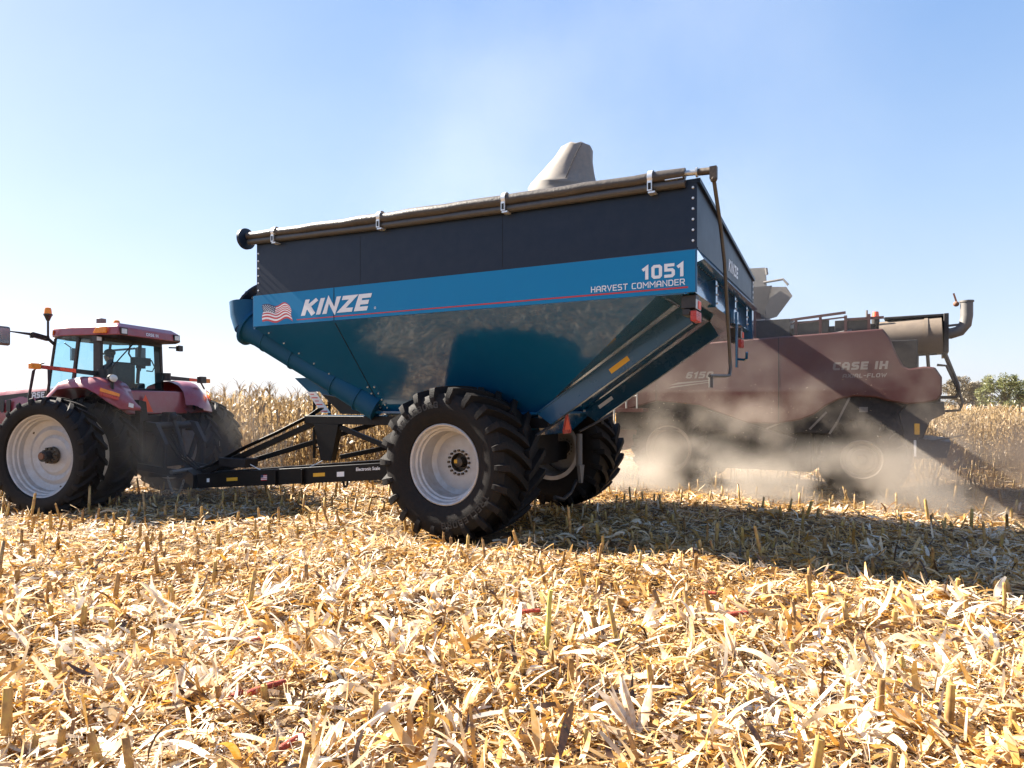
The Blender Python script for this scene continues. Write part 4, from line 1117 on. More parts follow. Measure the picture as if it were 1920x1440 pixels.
# cab and front platform (mostly hidden behind the cart)
cf = MB(); cf.prism([(4.9, .7, 1.7), (6.2, .7, 1.7), (6.5, .7, 2.6), (6.2, .7, 3.5), (4.9, .7, 3.5)], (0, 1.6, 0)); cf.build("cab", M['cabblack'], cb, bevel=.05)
pf = MB(); pf.box(4.2, 5.6, -.25, .7, 1.6, 1.68)
pf.build("platform", M['cred'], cb)
pr = MB()
for u in (4.35, 4.6, 4.85, 5.1, 5.4): pr.tube([(u, -.22, 1.65), (u, -.22, 2.5)], .02, 8)
for z in (1.95, 2.2, 2.5): pr.tube([(4.35, -.22, z), (5.4, -.22, z)], .018, 8)
for u in (4.85, 5.1): pr.tube([(u, -.3, 1.7), (u, -.35, .4)], .02, 8)
for z in (.5, .8, 1.1, 1.4): pr.bar((4.85, -.33, z), (5.1, -.33, z), .06, .03)
pr.build("platform_rail", M['steel'], cb, angle=60)
fh = MB(); fh.prism([(4.6, .8, 1.5), (6.4, .8, .9), (6.4, .8, .4), (4.6, .8, .8)], (0, 1.4, 0)); fh.build("feeder_house", M['cred'], cb, bevel=.02)
# unloading auger reaching over the cart
inv = cb.matrix_basis.inverted()
def cart2cb(u, v, z):
    p = inv @ (cart.matrix_basis @ Vector((-u, v, z))); return Vector((-p.x, p.y, p.z))
ua0 = Vector((2.6, .9, 3.9)); ua1 = cart2cb(2.3, 2.15, 4.85)
ua = MB(); ua.tube([Vector((2.6, .9, 3.2)), ua0 - Vector((0, 0, .1)), ua0.lerp(ua1, .06), ua1], [.24, .24, .21, .21], 22)
ua.build("unloading_auger", M['greymetal'], cb, angle=50)
bt = MB()
c2 = cart2cb
def oring(c, r, ax_, n=24):                      # ring about an axis given in cart coordinates
    c, ax_ = Vector(c), Vector(ax_).normalized(); e1 = ax_.cross(Vector((0, 1, 0))).normalized(); e2 = ax_.cross(e1)
    return [c2(*(c + (e1 * math.cos(2 * math.pi * q / n) * r[0] + e2 * math.sin(2 * math.pi * q / n) * r[1]))) for q in range(n + 1)]
rows = [oring((2.20, 1.85, 5.72), (.04, .04), (-.1, 0, 1)), oring((2.20, 1.85, 5.715), (.19, .19), (-.1, 0, 1)), oring((2.22, 1.85, 5.68), (.235, .23), (-.12, 0, 1)), oring((2.27, 1.85, 5.54), (.29, .26), (-.2, 0, 1)),
        oring((2.35, 1.83, 5.30), (.43, .30), (-.25, 0, 1)), oring((2.41, 1.82, 5.16), (.525, .325), (-.2, 0, 1)), oring((2.415, 1.82, 5.145), (.545, .332), (-.2, 0, 1)), oring((2.42, 1.82, 5.12), (.555, .333), (-.2, 0, 1)), oring((2.425, 1.82, 5.11), (.55, .33), (-.2, 0, 1)), oring((2.44, 1.81, 5.04), (.60, .32), (-.2, 0, 1)), oring((2.44, 1.81, 4.98), (.58, .32), (-.2, 0, 1))]
rows = [[p + Vector((.012 * math.sin(q * 2.4 + k), 0, .012 * math.sin(q * 1.7 + k * 2))) for q, p in enumerate(r[:-1])] for k, r in enumerate(rows)]
rows = [r + [r[0]] for r in rows]
bt.sheet(rows)
spo = bt.build("auger_spout", M['boot'], cb, angle=60)
sb = MB(); sb.tube([c2(2.05, 1.63, 5.66), c2(2.12, 1.575, 5.5), c2(2.2, 1.535, 5.3), c2(2.26, 1.5, 5.14)], .006, 6); sb.build("spout_seam", M['hub'], spo)
gs = MB(); gs.tube([c2(2.74, 1.78, 5.1), c2(2.8, 1.72, 4.9), c2(2.84, 1.7, 4.3), c2(2.86, 1.7, 3.9)], [.15, .15, .18, .22], 14)
gso = gs.build("falling_grain", M['grain'], None)
gso.matrix_world = cb.matrix_basis
tag(gso, "stream of yellow grain falling from the grey spout into the cart", "grain", kind="stuff")

make_wheel(cb, (-3.76, .42, .80), .88, .7, .5, 20, .06, .25, .09, True, -1, None, .25, 'cart', 12, M['rim_dirty'])
make_wheel(cb, (-3.76, 2.6, .80), .88, .7, .5, 20, .06, .25, .09, True, 1, None, .25, 'cart', 12, M['rim_dirty'])
make_wheel(cb, (0, .35, .72), .80, .6, .36, 18, .05, .25, .085, True, -1, None, .08, 'comb', 10, M['rim_dirty'])
make_wheel(cb, (0, 2.65, .72), .80, .6, .36, 18, .05, .25, .085, True, 1, None, .08, 'comb', 10, M['rim_dirty'])
xl = MB(); xl.box(-.12, .12, .4, 2.6, .6, .9); xl.box(3.6, 3.9, .4, 2.6, .65, 1.0); xl.build("axle", M['darkmetal'], cb)
# ================================================================ GROUND
# footprints of the wheels (centre, half length along travel, half width, angle)
def wfoot():
    out = []
    for root, ws in ((cart, [(3.3, .375, .62), (3.3, W - .375, .62)]), (tr, [(0, .22, .26), (0, .99, .26), (0, 3.17, .26), (0, 3.94, .26)]), (cb, [(0, .35, .34), (3.76, .42, .4), (0, 2.65, .34), (3.76, 2.6, .4)])):
        for u, v, hw in ws:
            p = root.matrix_basis @ Vector((-u, v, 0)); out.append((p.x, p.y, .5, hw, root.rotation_euler.z))
    return out
FOOT = wfoot()
def rut(x, y):                        # the wheels press the loose residue down
    r = np.zeros(np.shape(x))
    for cx, cy, hl, hw, a in FOOT:
        dx, dy = x - cx, y - cy
        p = np.abs(dx * math.cos(a) + dy * math.sin(a)); q = np.abs(-dx * math.sin(a) + dy * math.cos(a))
        d = np.hypot(np.maximum(p - hl, 0), np.maximum(q - hw, 0))
        r = np.maximum(r, np.clip(1 - d / .55, 0, 1))
    return r
def in_foot(x, y, grow=0.):
    r = np.zeros(np.shape(x), bool)
    for cx, cy, hl, hw, a in FOOT:
        dx, dy = x - cx, y - cy
        p = dx * math.cos(a) + dy * math.sin(a); q = -dx * math.sin(a) + dy * math.cos(a)
        r |= (abs(p) < hl + grow) & (abs(q) < hw + grow)
    return r

def hgt(x, y):
    x = np.asarray(x, float); y = np.asarray(y, float)
    d = np.hypot(x, y)
    f = np.clip((60 - d) / 50, 0, 1)
    return -.06 * rut(x, y) + f * (.022 * np.sin(1.7 * x + .6 * y) + .018 * np.sin(2.9 * y - 1.1 * x + 1.3) + .012 * np.sin(5.3 * x + 2.2 * y + .4) + .012 * np.sin(4.1 * y + 3.7 * x)) - .065 + np.clip((22 - d) / 14, 0, 1) * (.034 * np.sin(7.3 * x + 1.9 * np.sin(5.1 * y)) * np.sin(8.9 * y + 1.3 * np.sin(6.1 * x)))
def grid_mesh():
    xs = np.concatenate([-np.geomspace(600, 26, 14), np.linspace(-24, 24, 301), np.geomspace(26, 600, 14)])
    ys = np.concatenate([-np.geomspace(200, 3, 8), np.linspace(-1, 30, 241), np.geomspace(32, 1500, 18)])
    X, Y = np.meshgrid(xs, ys); Z = hgt(X, Y)
    vs = np.stack([X, Y, Z], -1).reshape(-1, 3); nx, ny = len(xs), len(ys)
    i = np.arange(ny - 1)[:, None] * nx + np.arange(nx - 1)[None]
    fs = np.stack([i, i + 1, i + nx + 1, i + nx], -1).reshape(-1, 4)
    me = bpy.data.meshes.new("ground"); me.from_pydata(vs.tolist(), [], fs.tolist())
    me.polygons.foreach_set("use_smooth", [True] * len(fs))
    return me
def groundmat():
    m = bpy.data.materials.new("straw_covered_soil"); m.use_nodes = True
    nt = m.node_tree; N = nt.nodes; L = nt.links; b = N["Principled BSDF"]; b.inputs["Roughness"].default_value = .95
    tc = N.new("ShaderNodeTexCoord")
    n1 = N.new("ShaderNodeTexNoise"); n1.inputs["Scale"].default_value = 14; n1.inputs["Detail"].default_value = 12; n1.inputs["Roughness"].default_value = .75; n1.inputs["Distortion"].default_value = .8
    L.new(tc.outputs["Object"], n1.inputs["Vector"])
    cr = N.new("ShaderNodeValToRGB"); e = cr.color_ramp.elements
    e[0].position = .36; e[0].color = (.035, .02, .01, 1); e[1].position = .7; e[1].color = (.42, .28, .13, 1)
    k = e.new(.52); k.color = (.16, .095, .04, 1)
    L.new(n1.outputs["Fac"], cr.inputs[0]); L.new(cr.outputs[0], b.inputs["Base Color"])
    bp = N.new("ShaderNodeBump"); bp.inputs["Strength"].default_value = .8; bp.inputs["Distance"].default_value = .05
    L.new(n1.outputs["Fac"], bp.inputs["Height"]); L.new(bp.outputs["Normal"], b.inputs["Normal"])
    return m
go = bpy.data.objects.new("ground", grid_mesh()); COL.objects.link(go); go.data.materials.append(groundmat()); tag(go, kind="structure")

# ---------------------------------------------------------------- crop residue (loose leaves, husks, chopped stalk)
def strips(n, x, y, z, Ln, Wd, yaw, pitch, roll, bend, twist, tone, K):
    """n bent, tapered strips with K quads each -> verts, faces, tones"""
    t_ = np.linspace(0, 1, K + 1)[None, :]
    d = np.stack([np.cos(yaw) * np.cos(pitch), np.sin(yaw) * np.cos(pitch), np.sin(pitch)], -1)
    s0 = np.stack([-np.sin(yaw), np.cos(yaw), np.zeros(n)], -1)
    up = np.cross(d, s0)
    c = np.stack([x, y, z], -1)
    prof = (1 - (2 * t_ - 1) ** 2)
    P = c[:, None, :] + d[:, None, :] * (Ln[:, None] * (t_ - .5))[..., None] + up[:, None, :] * (bend[:, None] * prof)[..., None]
    ang = roll[:, None] + twist[:, None] * (t_ - .5)
    sd = s0[:, None, :] * np.cos(ang)[..., None] + up[:, None, :] * np.sin(ang)[..., None]
    tip = np.random.default_rng(n).uniform(.04, .55, n)[:, None]
    wp = Wd[:, None] * (tip + (1 - tip) * np.sin(np.pi * np.clip(.06 + .9 * t_ ** .8, 0, 1)))
    A_ = P + sd * wp[..., None] / 2; B_ = P - sd * wp[..., None] / 2
    V = np.stack([A_, B_], 2).reshape(n, -1, 3)
    base = (np.arange(n) * 2 * (K + 1))[:, None]
    k = np.arange(K)[None, :] * 2
    F = np.stack([base + k, base + k + 1, base + k + 3, base + k + 2], -1).reshape(-1, 4)
    T = np.repeat(tone, 2 * (K + 1))
    return V.reshape(-1, 3), F, T
def np_mesh(name, parts, m, smooth=True):
    Vs, Fs, Ts, o = [], [], [], 0
    for V, F, T in parts:
        Vs.append(V); Fs.append(F + o); Ts.append(T); o += len(V)
    V = np.concatenate(Vs).astype(np.float32); F = np.concatenate(Fs).astype(np.int32); T = np.concatenate(Ts).astype(np.float32)
    me = bpy.data.meshes.new(name)
    me.vertices.add(len(V)); me.vertices.foreach_set("co", V.ravel())
    me.loops.add(F.size); me.loops.foreach_set("vertex_index", F.ravel())
    me.polygons.add(len(F)); me.polygons.foreach_set("loop_start", np.arange(len(F), dtype=np.int32) * 4)
    me.polygons.foreach_set("loop_total", np.full(len(F), 4, np.int32)) if False else None
    me.polygons.foreach_set("use_smooth", np.full(len(F), smooth))
    a = me.attributes.new("tone", 'FLOAT', 'POINT'); a.data.foreach_set("value", T)
    me.update(calc_edges=True); me.materials.append(m)
    o = bpy.data.objects.new(name, me); COL.objects.link(o)
    return o
STRAW = leafmat("dry_corn_residue", [(0, (.03, .016, .008)), (.16, (.10, .05, .022)), (.27, (.30, .155, .045)), (.37, (.52, .25, .03)), (.47, (.60, .36, .11)), (.6, (.68, .48, .24)), (.78, (.76, .61, .41)), (1, (.82, .74, .62))], .36, attr="tone", scale=6)
def scatter(n, y0, y1, pad, power=1.0):
    # uniform over the trapezoid in front of the camera, with margins on both sides
    yy, xx = [], []
    need = n
    while need > 0:
        y = np.sqrt(rng.uniform(y0 ** 2, y1 ** 2, need * 2)) if power == 1 else rng.uniform(y0, y1, need * 2)
        w = .79 * y + pad
        x = rng.uniform(-1, 1, need * 2) * (.79 * y1 + pad)
        k = (abs(x) < w)
        x, y = x[k][:need], y[k][:need]
        xx.append(x); yy.append(y); need -= len(x)
    return np.concatenate(xx)[:n], np.concatenate(yy)[:n]
def residue(n, y0, y1, L0, L1, W0, W1, zmax, K, up_share, pad=1.2, bf=.09):
    x, y = scatter(n, y0, y1, pad)
    tone = np.clip(rng.beta(1.5, 1.5, n), 0, 1)
    pt = .5 + .5 * np.sin(x * 1.3 + 2 * np.sin(y * .9)) * np.sin(y * 1.7 + x * .4)
    tone = np.clip(tone * (.72 + .4 * pt), 0, 1)
    Ln = rng.uniform(L0, L1, n) * rng.uniform(.5, 1, n); Wd = rng.uniform(W0, W1, n) * rng.uniform(.4, 1, n)
    yaw = rng.uniform(0, 2 * np.pi, n); pitch = rng.normal(0, .16, n)
    up = rng.random(n) < up_share
    pitch = np.where(up, rng.uniform(.3, 1.1, n), pitch)
    bend = rng.normal(.0, bf, n) * Ln; bend = np.where(up, bend * 1.3, bend)
    lay = rng.random(n) ** 1.4 * zmax
    pr = 1 - .75 * rut(x, y)
    pitch = pitch * pr
    z = hgt(x, y) + .004 + lay * pr + np.abs(np.sin(pitch)) * Ln * .38
    k = ~in_foot(x, y, -.05)
    a = (x, y, z, Ln, Wd, yaw, pitch, rng.normal(0, .55, n), bend, rng.normal(0, .9, n), tone)
    a = [q[k] for q in a]
    return strips(int(k.sum()), *a, K)
def bundles(n, y0, y1, L0, L1, W0, W1, m_):
    """torn husks and leaf bunches: m_ broad strips fanning out of one point"""
    bx, by = scatter(n, y0, y1, 1.2)
    yaw0 = rng.uniform(0, 6.28, n); el0 = rng.uniform(-.05, .7 if y1 < 7 else .3, n); sz = rng.uniform(L0, L1, n); tn = np.clip(rng.beta(2.6, 1.4, n), 0, 1)
    rep = lambda a: np.repeat(a, m_)
    N_ = n * m_
    yaw = rep(yaw0) + rng.normal(0, .55, N_); el = np.clip(rep(el0) + rng.normal(0, .3, N_), -.1, 1.3); Ln = rep(sz) * rng.uniform(.5, 1.1, N_)
    x = rep(bx) + np.cos(yaw) * np.cos(el) * Ln / 2; y = rep(by) + np.sin(yaw) * np.cos(el) * Ln / 2
    z = hgt(x, y) + .04 + np.sin(el) * Ln / 2 + rng.uniform(0, .05, N_)
    Wd = rng.uniform(W0, W1, N_)
    a = (x, y, z, Ln, Wd, yaw, el, rng.normal(0, .7, N_), rng.normal(.04, .12, N_) * Ln, rng.normal(0, 1.0, N_), np.clip(rep(tn) + rng.normal(0, .13, N_), 0, 1))
    k = (~in_foot(x, y, .05)) & (rut(x, y) < .3)
    return strips(int(k.sum()), *[q[k] for q in a], 5)
parts = [
    residue(2400, 2.2, 5.5, .16, .50, .022, .06, .12, 7, .20, bf=.12),
    residue(15000, 2.2, 4.6, .08, .36, .010, .042, .11, 4, .14),
    residue(14000, 2.2, 5.0, .06, .34, .002, .007, .13, 3, .16, bf=.16),
    bundles(420, 2.3, 6.0, .14, .34, .018, .05, 8),
    bundles(380, 6.0, 11.0, .12, .28, .015, .045, 6),
    residue(12000, 5.0, 9.0, .08, .32, .003, .009, .11, 2, .12, bf=.16),
    residue(22000, 2.2, 4.6, .03, .16, .004, .02, .10, 2, .06),
    residue(1900, 5.0, 9.0, .14, .42, .025, .06, .10, 5, .13, bf=.13),
    residue(22000, 4.6, 8.0, .08, .34, .010, .045, .10, 3, .12),
    residue(32000, 4.6, 8.0, .03, .16, .005, .022, .09, 2, .05),
    residue(50000, 8.0, 14.5, .08, .34, .010, .045, .08, 2, .08),
    residue(30000, 8.0, 14.5, .04, .16, .006, .025, .07, 1, .05),
    residue(36000, 14.5, 30, .12, .4, .02, .07, .10, 1, .08, 4),
]
ro = np_mesh("crop_residue", parts, STRAW); tag(ro, "loose straw coloured corn leaves and husks covering the field", "crop residue", kind="stuff")

# ---------------------------------------------------------------- stubble rows
STALK = leafmat("cut_stalk", [(0, (.08, .04, .02)), (.3, (.25, .14, .055)), (.55, (.46, .28, .10)), (.72, (.48, .34, .09)), (.85, (.6, .43, .22)), (1, (.7, .56, .38))], .05, scale=3)
stub_meshes = []
for k in range(8):
    mb = MB(flip=False); hh = [.17, .21, .24, .27, .20, .31, .18, .38][k]; r_ = .0155 + .004 * rng.random()
    lean = rng.normal(0, .03, 2)
    pts = [(0, 0, -.05), (lean[0] * .4, lean[1] * .4, hh * .4), (lean[0] * .42, lean[1] * .42, hh * .43), (lean[0], lean[1], hh)]
    mb.tube(pts, [r_ * 1.1, r_, r_ * 1.15, r_ * .92], 7)
    # ragged top and a torn sheath leaf
    mb.prism([(lean[0] - r_ * .8, lean[1], hh - .01), (lean[0] + r_ * .2, lean[1], hh - .01), (lean[0] - r_ * .5, lean[1] + .002, hh + .025)], (0, .004, 0))
    a = rng.uniform(0, 6.28); rows = []
    for q in range(5):
        s_ = q / 4; rr = r_ + .004 + s_ * s_ * .07; zz = hh * .15 + s_ * hh * .55 - (s_ ** 3) * hh * .3
        sd = Vector((-math.sin(a), math.cos(a), 0)) * (.016 * (1 - .7 * s_)); c = Vector((math.cos(a) * rr, math.sin(a) * rr, zz)); rows.append([c + sd, c - sd])
    mb.sheet(rows)
    o = mb.build("corn_stubble", STALK, None, angle=60); stub_meshes.append(o.data); bpy.data.objects.remove(o)
ROWA = R(15); RD = np.array([-math.cos(ROWA), math.sin(ROWA)]); PD = np.array([math.sin(ROWA), math.cos(ROWA)])
spots = []
for k in range(-7, 20):
    perp = 7.16 + .76 * k
    for j in range(-80, 160):
        if rng.random() < .25: continue
        a = j * .17 + rng.normal(0, .03); p = PD * (perp + rng.normal(0, .025)) + RD * a
        x, y = p
        if y < 2.5 or abs(x) > .8 * y + 1.0 or y > 19: continue
        if rng.random() < (.3 if y < 6 else .38): continue
        spots.append((x, y))
spots = np.array(spots); keep = ~in_foot(spots[:, 0], spots[:, 1], .12); spots = spots[keep]
ordr = np.argsort(spots[:, 1]); spots = spots[ordr]
infr = abs(spots[:, 0]) < .775 * spots[:, 1]
near = np.where(infr)[0][:290]
rest = [i for i in range(len(spots)) if i not in set(near.tolist())]
zs = hgt(spots[:, 0], spots[:, 1])
for i in near:
    x, y = spots[i]
    o = bpy.data.objects.new("corn_stubble", stub_meshes[int(rng.integers(8)) if rng.random() > .5 else int(rng.integers(5))]); COL.objects.link(o)
    o.location = (x, y, zs[i] + .0); o.rotation_euler = (rng.normal(0, .1), rng.normal(0, .1), rng.uniform(0, 6.28))
    s_ = rng.uniform(.75, 1.15); o.scale = (s_ * 1.05, s_ * 1.05, s_)
    tag(o, "short cut corn stalk standing up out of the straw covered stubble rows", "corn stubble", "cut corn stalks standing in rows")
def merge_instances(name, meshes, places, m):
    Vs, Fs, o = [], [], 0
    cache = []
    for me in meshes:
        co = np.zeros(len(me.vertices) * 3); me.vertices.foreach_get("co", co)
        cache.append((co.reshape(-1, 3), [list(p.vertices) for p in me.polygons]))
    vs, fs = [], []
    for (k, x, y, z, a, s_, lx, ly) in places:
        co, fa = cache[k]
        c, s = math.cos(a), math.sin(a)
        q = co * s_
        X = q[:, 0] * c - q[:, 1] * s + lx * q[:, 2] + x; Y = q[:, 0] * s + q[:, 1] * c + ly * q[:, 2] + y
        vs.append(np.stack([X, Y, q[:, 2] + z], -1)); fs += [[i + o for i in f] for f in fa]; o += len(co)
    me = bpy.data.meshes.new(name); me.from_pydata(np.concatenate(vs).tolist(), [], fs)
    me.polygons.foreach_set("use_smooth", [True] * len(fs)); me.materials.append(m)
    ob = bpy.data.objects.new(name, me); COL.objects.link(ob); return ob
pl_ = [(int(rng.integers(8)), spots[i][0], spots[i][1], zs[i], rng.uniform(0, 6.28), rng.uniform(.75, 1.2), rng.normal(0, .1), rng.normal(0, .1)) for i in rest]
so = merge_instances("distant_stubble", stub_meshes, pl_, STALK); tag(so, "rows of cut corn stalks further back in the field", "corn stubble", kind="stuff")

# ---------------------------------------------------------------- husks and cobs lying on top
HUSK = leafmat("pale_husk", [(0, (.5, .34, .16)), (.4, (.66, .5, .34)), (.7, (.78, .68, .52)), (1, (.82, .76, .64))], .35, scale=5)
COBM = mat("red_cob", (.36, .055, .03), .85, scale=60, var=.5, bump=.6, bscale=160)
def gp(px, py, lift=0.):
    y = 1.77 * 1240 / (py - 758); return ((px - 960) / 1240 * y, y)
husk_at = [(326, 1330, .26, 1.3, "big open pale husk with pinkish leaves pointing up, in front of the red cobs"), (195, 1300, .24, 2.0, "crumpled white husk lying left of the big open husk"),
           (427, 1205, .22, .2, "long cream husk lying flat above the pair of red cobs"), (1193, 1375, .30, 2.4, "large pinkish husk fanned out near the front edge of the field"),
           (1377, 1235, .24, 1.9, "tall pale husk leaning right, behind the large fanned husk"), (1330, 1100, .16, 2.6, "small brownish husk with a red cob end near the shadow edge"),
           (410, 1330, .16, 1.0, "small white husk beside the shorter red cob"), (1660, 1270, .2, 1.2, "upright cream husk on the right among long leaves"), (760, 1235, .2, .5, "flattened cream husk left of the tall green stalk")]
for n_, (px, py, sz, a0, lab) in enumerate(husk_at):
    x, y = gp(px, py)
    mb = MB(flip=False)
    r2 = np.random.default_rng(50 + n_)
    for k in range(9):
        a = a0 + r2.normal(0, .65); el = r2.uniform(.15, 1.05); ln = sz * r2.uniform(.7, 1.15); w = sz * r2.uniform(.10, .2)
        d = Vector((math.cos(a) * math.cos(el), math.sin(a) * math.cos(el), math.sin(el))); sd = d.cross(Vector((0, 0, 1))).normalized(); n1 = sd.cross(d)
        sd = (sd * math.cos(k * .5) + n1 * math.sin(k * .5)).normalized(); n1 = sd.cross(d)
        rows = []
        cv = r2.uniform(-.1, .35)
        for q in range(7):
            s_ = q / 6; c = d * ln * s_ - n1 * (ln * cv * s_ * s_); ww = w * (math.sin(math.pi * min(1, .12 + s_ * .86)) ** .8)
            rows.append([c + sd * ww * .5 + n1 * ww * .18, c + n1 * 0, c - sd * ww * .5 + n1 * ww * .18])
        mb.sheet(rows)
    o = mb.build("corn_husk", HUSK, None, angle=80, loc=(x, y, float(hgt(x, y)) + .09)); tag(o, lab, "corn husk", "pale husks lying on the residue")
cobs = [(436, 1325, 1.25, .17, "short red corn cob beside the small white husk"), (500, 1313, .55, .22, "long red corn cob lying diagonally, right of the shorter one"), (545, 1412, 1.0, .17, "red corn cob nearest the front edge of the field"),
        (486, 1207, -.2, .12, "red cob stub under the long cream husk"), (995, 1154, -.1, .17, "red corn cob left of the tall green stalk"), (1383, 1176, -.05, .17, "red corn cob lying level, below the shadow edge on the right"),
        (1330, 1120, -.5, .13, "red cob poking out of the small brownish husk")]
for px, py, a, ln, lab in cobs:
    x, y = gp(px, py); mb = MB(flip=False)
    pts = []; rs = []
    for q in range(13):
        s_ = q / 12; pts.append((ln * (s_ - .5), 0, .006 * math.sin(s_ * 3))); rs.append(.02 * (1 - .3 * s_) * (.7 if q in (0, 12) else 1) + .0016 * (q % 2))
    mb.tube(pts, rs, 12)
    o = mb.build("corn_cob", COBM, None, loc=(x, y, float(hgt(x, y)) + .125), angle=60); o.rotation_euler = (0, -.12, a); tag(o, lab, "corn cob", "red corn cobs on the ground")
tl_ = MB(flip=False)
tl_.tube([(0, 0, -.05), (.005, 0, .2), (.01, .004, .205), (.02, .005, .42), (.03, .005, .5)], [.02, .017, .021, .016, .015], 10)
for a, l0 in ((.5, .12), (2.8, .18), (4.2, .1)):
    rows = []
    for q in range(6):
        s_ = q / 5; rr = .018 + .05 * s_ * s_; c = Vector((math.cos(a) * rr, math.sin(a) * rr, .02 + l0 * s_)); sd = Vector((-math.sin(a), math.cos(a), 0)) * .018 * (1 - .8 * s_); rows.append([c + sd, c - sd])
    tl_.sheet(rows)
x, y = gp(1025, 1228)
GREENST = leafmat("green_stalk", [(0, (.2, .13, .04)), (.35, (.4, .34, .06)), (.7, (.5, .46, .12)), (1, (.6, .5, .25))], .05, scale=2)
o = tl_.build("tall_corn_stubble", GREENST, None, angle=60, loc=(x, y, float(hgt(x, y)))); tag(o, "tall greenish cut stalk standing alone in the middle of the foreground", "corn stubble")

# ---------------------------------------------------------------- standing corn
CORN = leafmat("dry_corn_leaf", [(0, (.06, .036, .018)), (.3, (.22, .135, .055)), (.55, (.44, .30, .135)), (.8, (.58, .45, .28)), (1, (.70, .60, .45))], .32, scale=2)
CSTALK = leafmat("dry_corn_stalk", [(0, (.16, .1, .04)), (.5, (.4, .27, .11)), (1, (.55, .42, .22))], .0, scale=3)
corn_meshes = []
for k in range(9):
    r2 = np.random.default_rng(100 + k)
    H_ = r2.uniform(1.55, 1.95)
    ln = r2.normal(0, .06, 2)
    st = MB(flip=False); st.tube([(0, 0, -.05), (ln[0] * .4, ln[1] * .4, H_ * .5), (ln[0], ln[1], H_)], [.015, .012, .006], 6)
    for q in range(7):
        a = r2.uniform(0, 6.28); b = Vector((ln[0], ln[1], H_ - .06 - .02 * q)); l_ = r2.uniform(.12, .26)
        st.tube([b, b + Vector((math.cos(a) * .07, math.sin(a) * .07, l_ * .6)), b + Vector((math.cos(a) * .14, math.sin(a) * .14, l_ * .85))], [.005, .004, .003], 4)
    fo = MB(flip=False)
    nl = 11
    a = r2.uniform(0, 6.28)
    for q in range(nl):
        z0 = .25 + (H_ - .35) * q / nl; a += math.pi + r2.normal(0, .5); L_ = r2.uniform(.4, .85) * (1 - .3 * q / nl); w = r2.uniform(.035, .08)
        rise = r2.uniform(.05, .35) * L_; drop = r2.uniform(.5, 1.25) * L_
        rows = []; tw = r2.normal(0, 1.2)
        for j in range(7):
            s_ = j / 6; rr = L_ * (s_ * .62 - .12 * s_ ** 2); zz = z0 + rise * math.sin(min(1, s_ * 1.6) * math.pi / 2) * 1.6 - drop * s_ ** 2.2
            c = Vector((ln[0] * z0 / H_ + math.cos(a) * rr, ln[1] * z0 / H_ + math.sin(a) * rr, max(zz, .03)))
            sd = Vector((-math.sin(a + tw * s_), math.cos(a + tw * s_), .5 * math.sin(tw * s_ * 2))) * (w * .5 * math.sin(math.pi * min(1, .2 + s_ * .78)))
            rows.append([c + sd, c - sd])
        fo.sheet(rows)
    ea = r2.uniform(0, 6.28); e0 = Vector((math.cos(ea) * .03, math.sin(ea) * .03, .85)); e1 = e0 + Vector((math.cos(ea) * .1, math.sin(ea) * .1, -.2))
    fo.tube([e0, e0.lerp(e1, .3), e0.lerp(e1, .7), e1], [.015, .035, .032, .008], 8)
    a_ = st.build("stalk", CSTALK, None, angle=60); b_ = fo.build("leaves", CORN, None, angle=80)
    corn_meshes.append((a_.data, b_.data)); bpy.data.objects.remove(a_); bpy.data.objects.remove(b_)
def corn_plant(x, y, k, lab, grp, s_=1.):
    r_ = empty("corn_plant", (x, y, 0), rng.uniform(0, 6.28)); r_.scale = (s_, s_, s_)
    for nm, me in zip(("stalk", "leaves"), corn_meshes[k]):
        o = bpy.data.objects.new(nm, me); COL.objects.link(o); o.parent = r_
    tag(r_, lab, "corn plant", grp)
left, leftrest = [], []
for k in range(0, 16):
    perp = 14.55 + .76 * k
    for j in range(-40, 130):
        a = 2.0 + j * .19 + rng.normal(0, .03); p = PD * perp + RD * a
        px = 960 + 1240 * p[0] / p[1]
        if px < -120 or px > 1010: continue
        vis = (385 < px < 735)
        (left if (k < 7 and vis) else leftrest).append((p[0], p[1] + rng.normal(0, .03)))
rng.shuffle(left)
left.sort(key=lambda q: q[1] * .966 + q[0] * .259)
for x, y in left[:190]: corn_plant(x, y, int(rng.integers(9)), "dry tan corn plant standing at the edge of the uncut field beyond the tongue", "standing corn beyond the tractor hitch", rng.uniform(.88, 1.2))
leftrest += left[190:]
right = []
rightrest = []
for k in range(0, 12):
    perp = 21.5 + .76 * k
    for j in range(-200, 0):
        a = j * .18 + rng.normal(0, .03); p = PD * perp + RD * a
        px = 960 + 1240 * p[0] / p[1]
        if px < 1040 or px > 2200: continue
        (right if (k < 3 and 1770 < px < 1930) else rightrest).append((p[0], p[1]))
right = right[:100]
for x, y in right: corn_plant(x, y, int(rng.integers(9)), "pale dusty corn plant standing behind the chaff at the rear of the combine", "standing corn behind the combine", rng.uniform(.72, .9))
for nm, lst in (("standing_corn_field", leftrest + rightrest),):
    pl_ = [(int(rng.integers(9)), x, y, 0, rng.uniform(0, 6.28), rng.uniform(.88, 1.12) * (1 if x < 4 else .8), 0, 0) for x, y in lst]
    both = []
    for i_ in (0, 1):
        both.append((merge_instances(nm, [c[i_] for c in corn_meshes], pl_, (CSTALK, CORN)[i_])))
    both[0].name = "corn_stems"; both[0].parent = both[1]
    tag(both[1], "mass of dry standing corn further back in the field", "corn field", kind="stuff"); tag(both[0], kind="stuff")
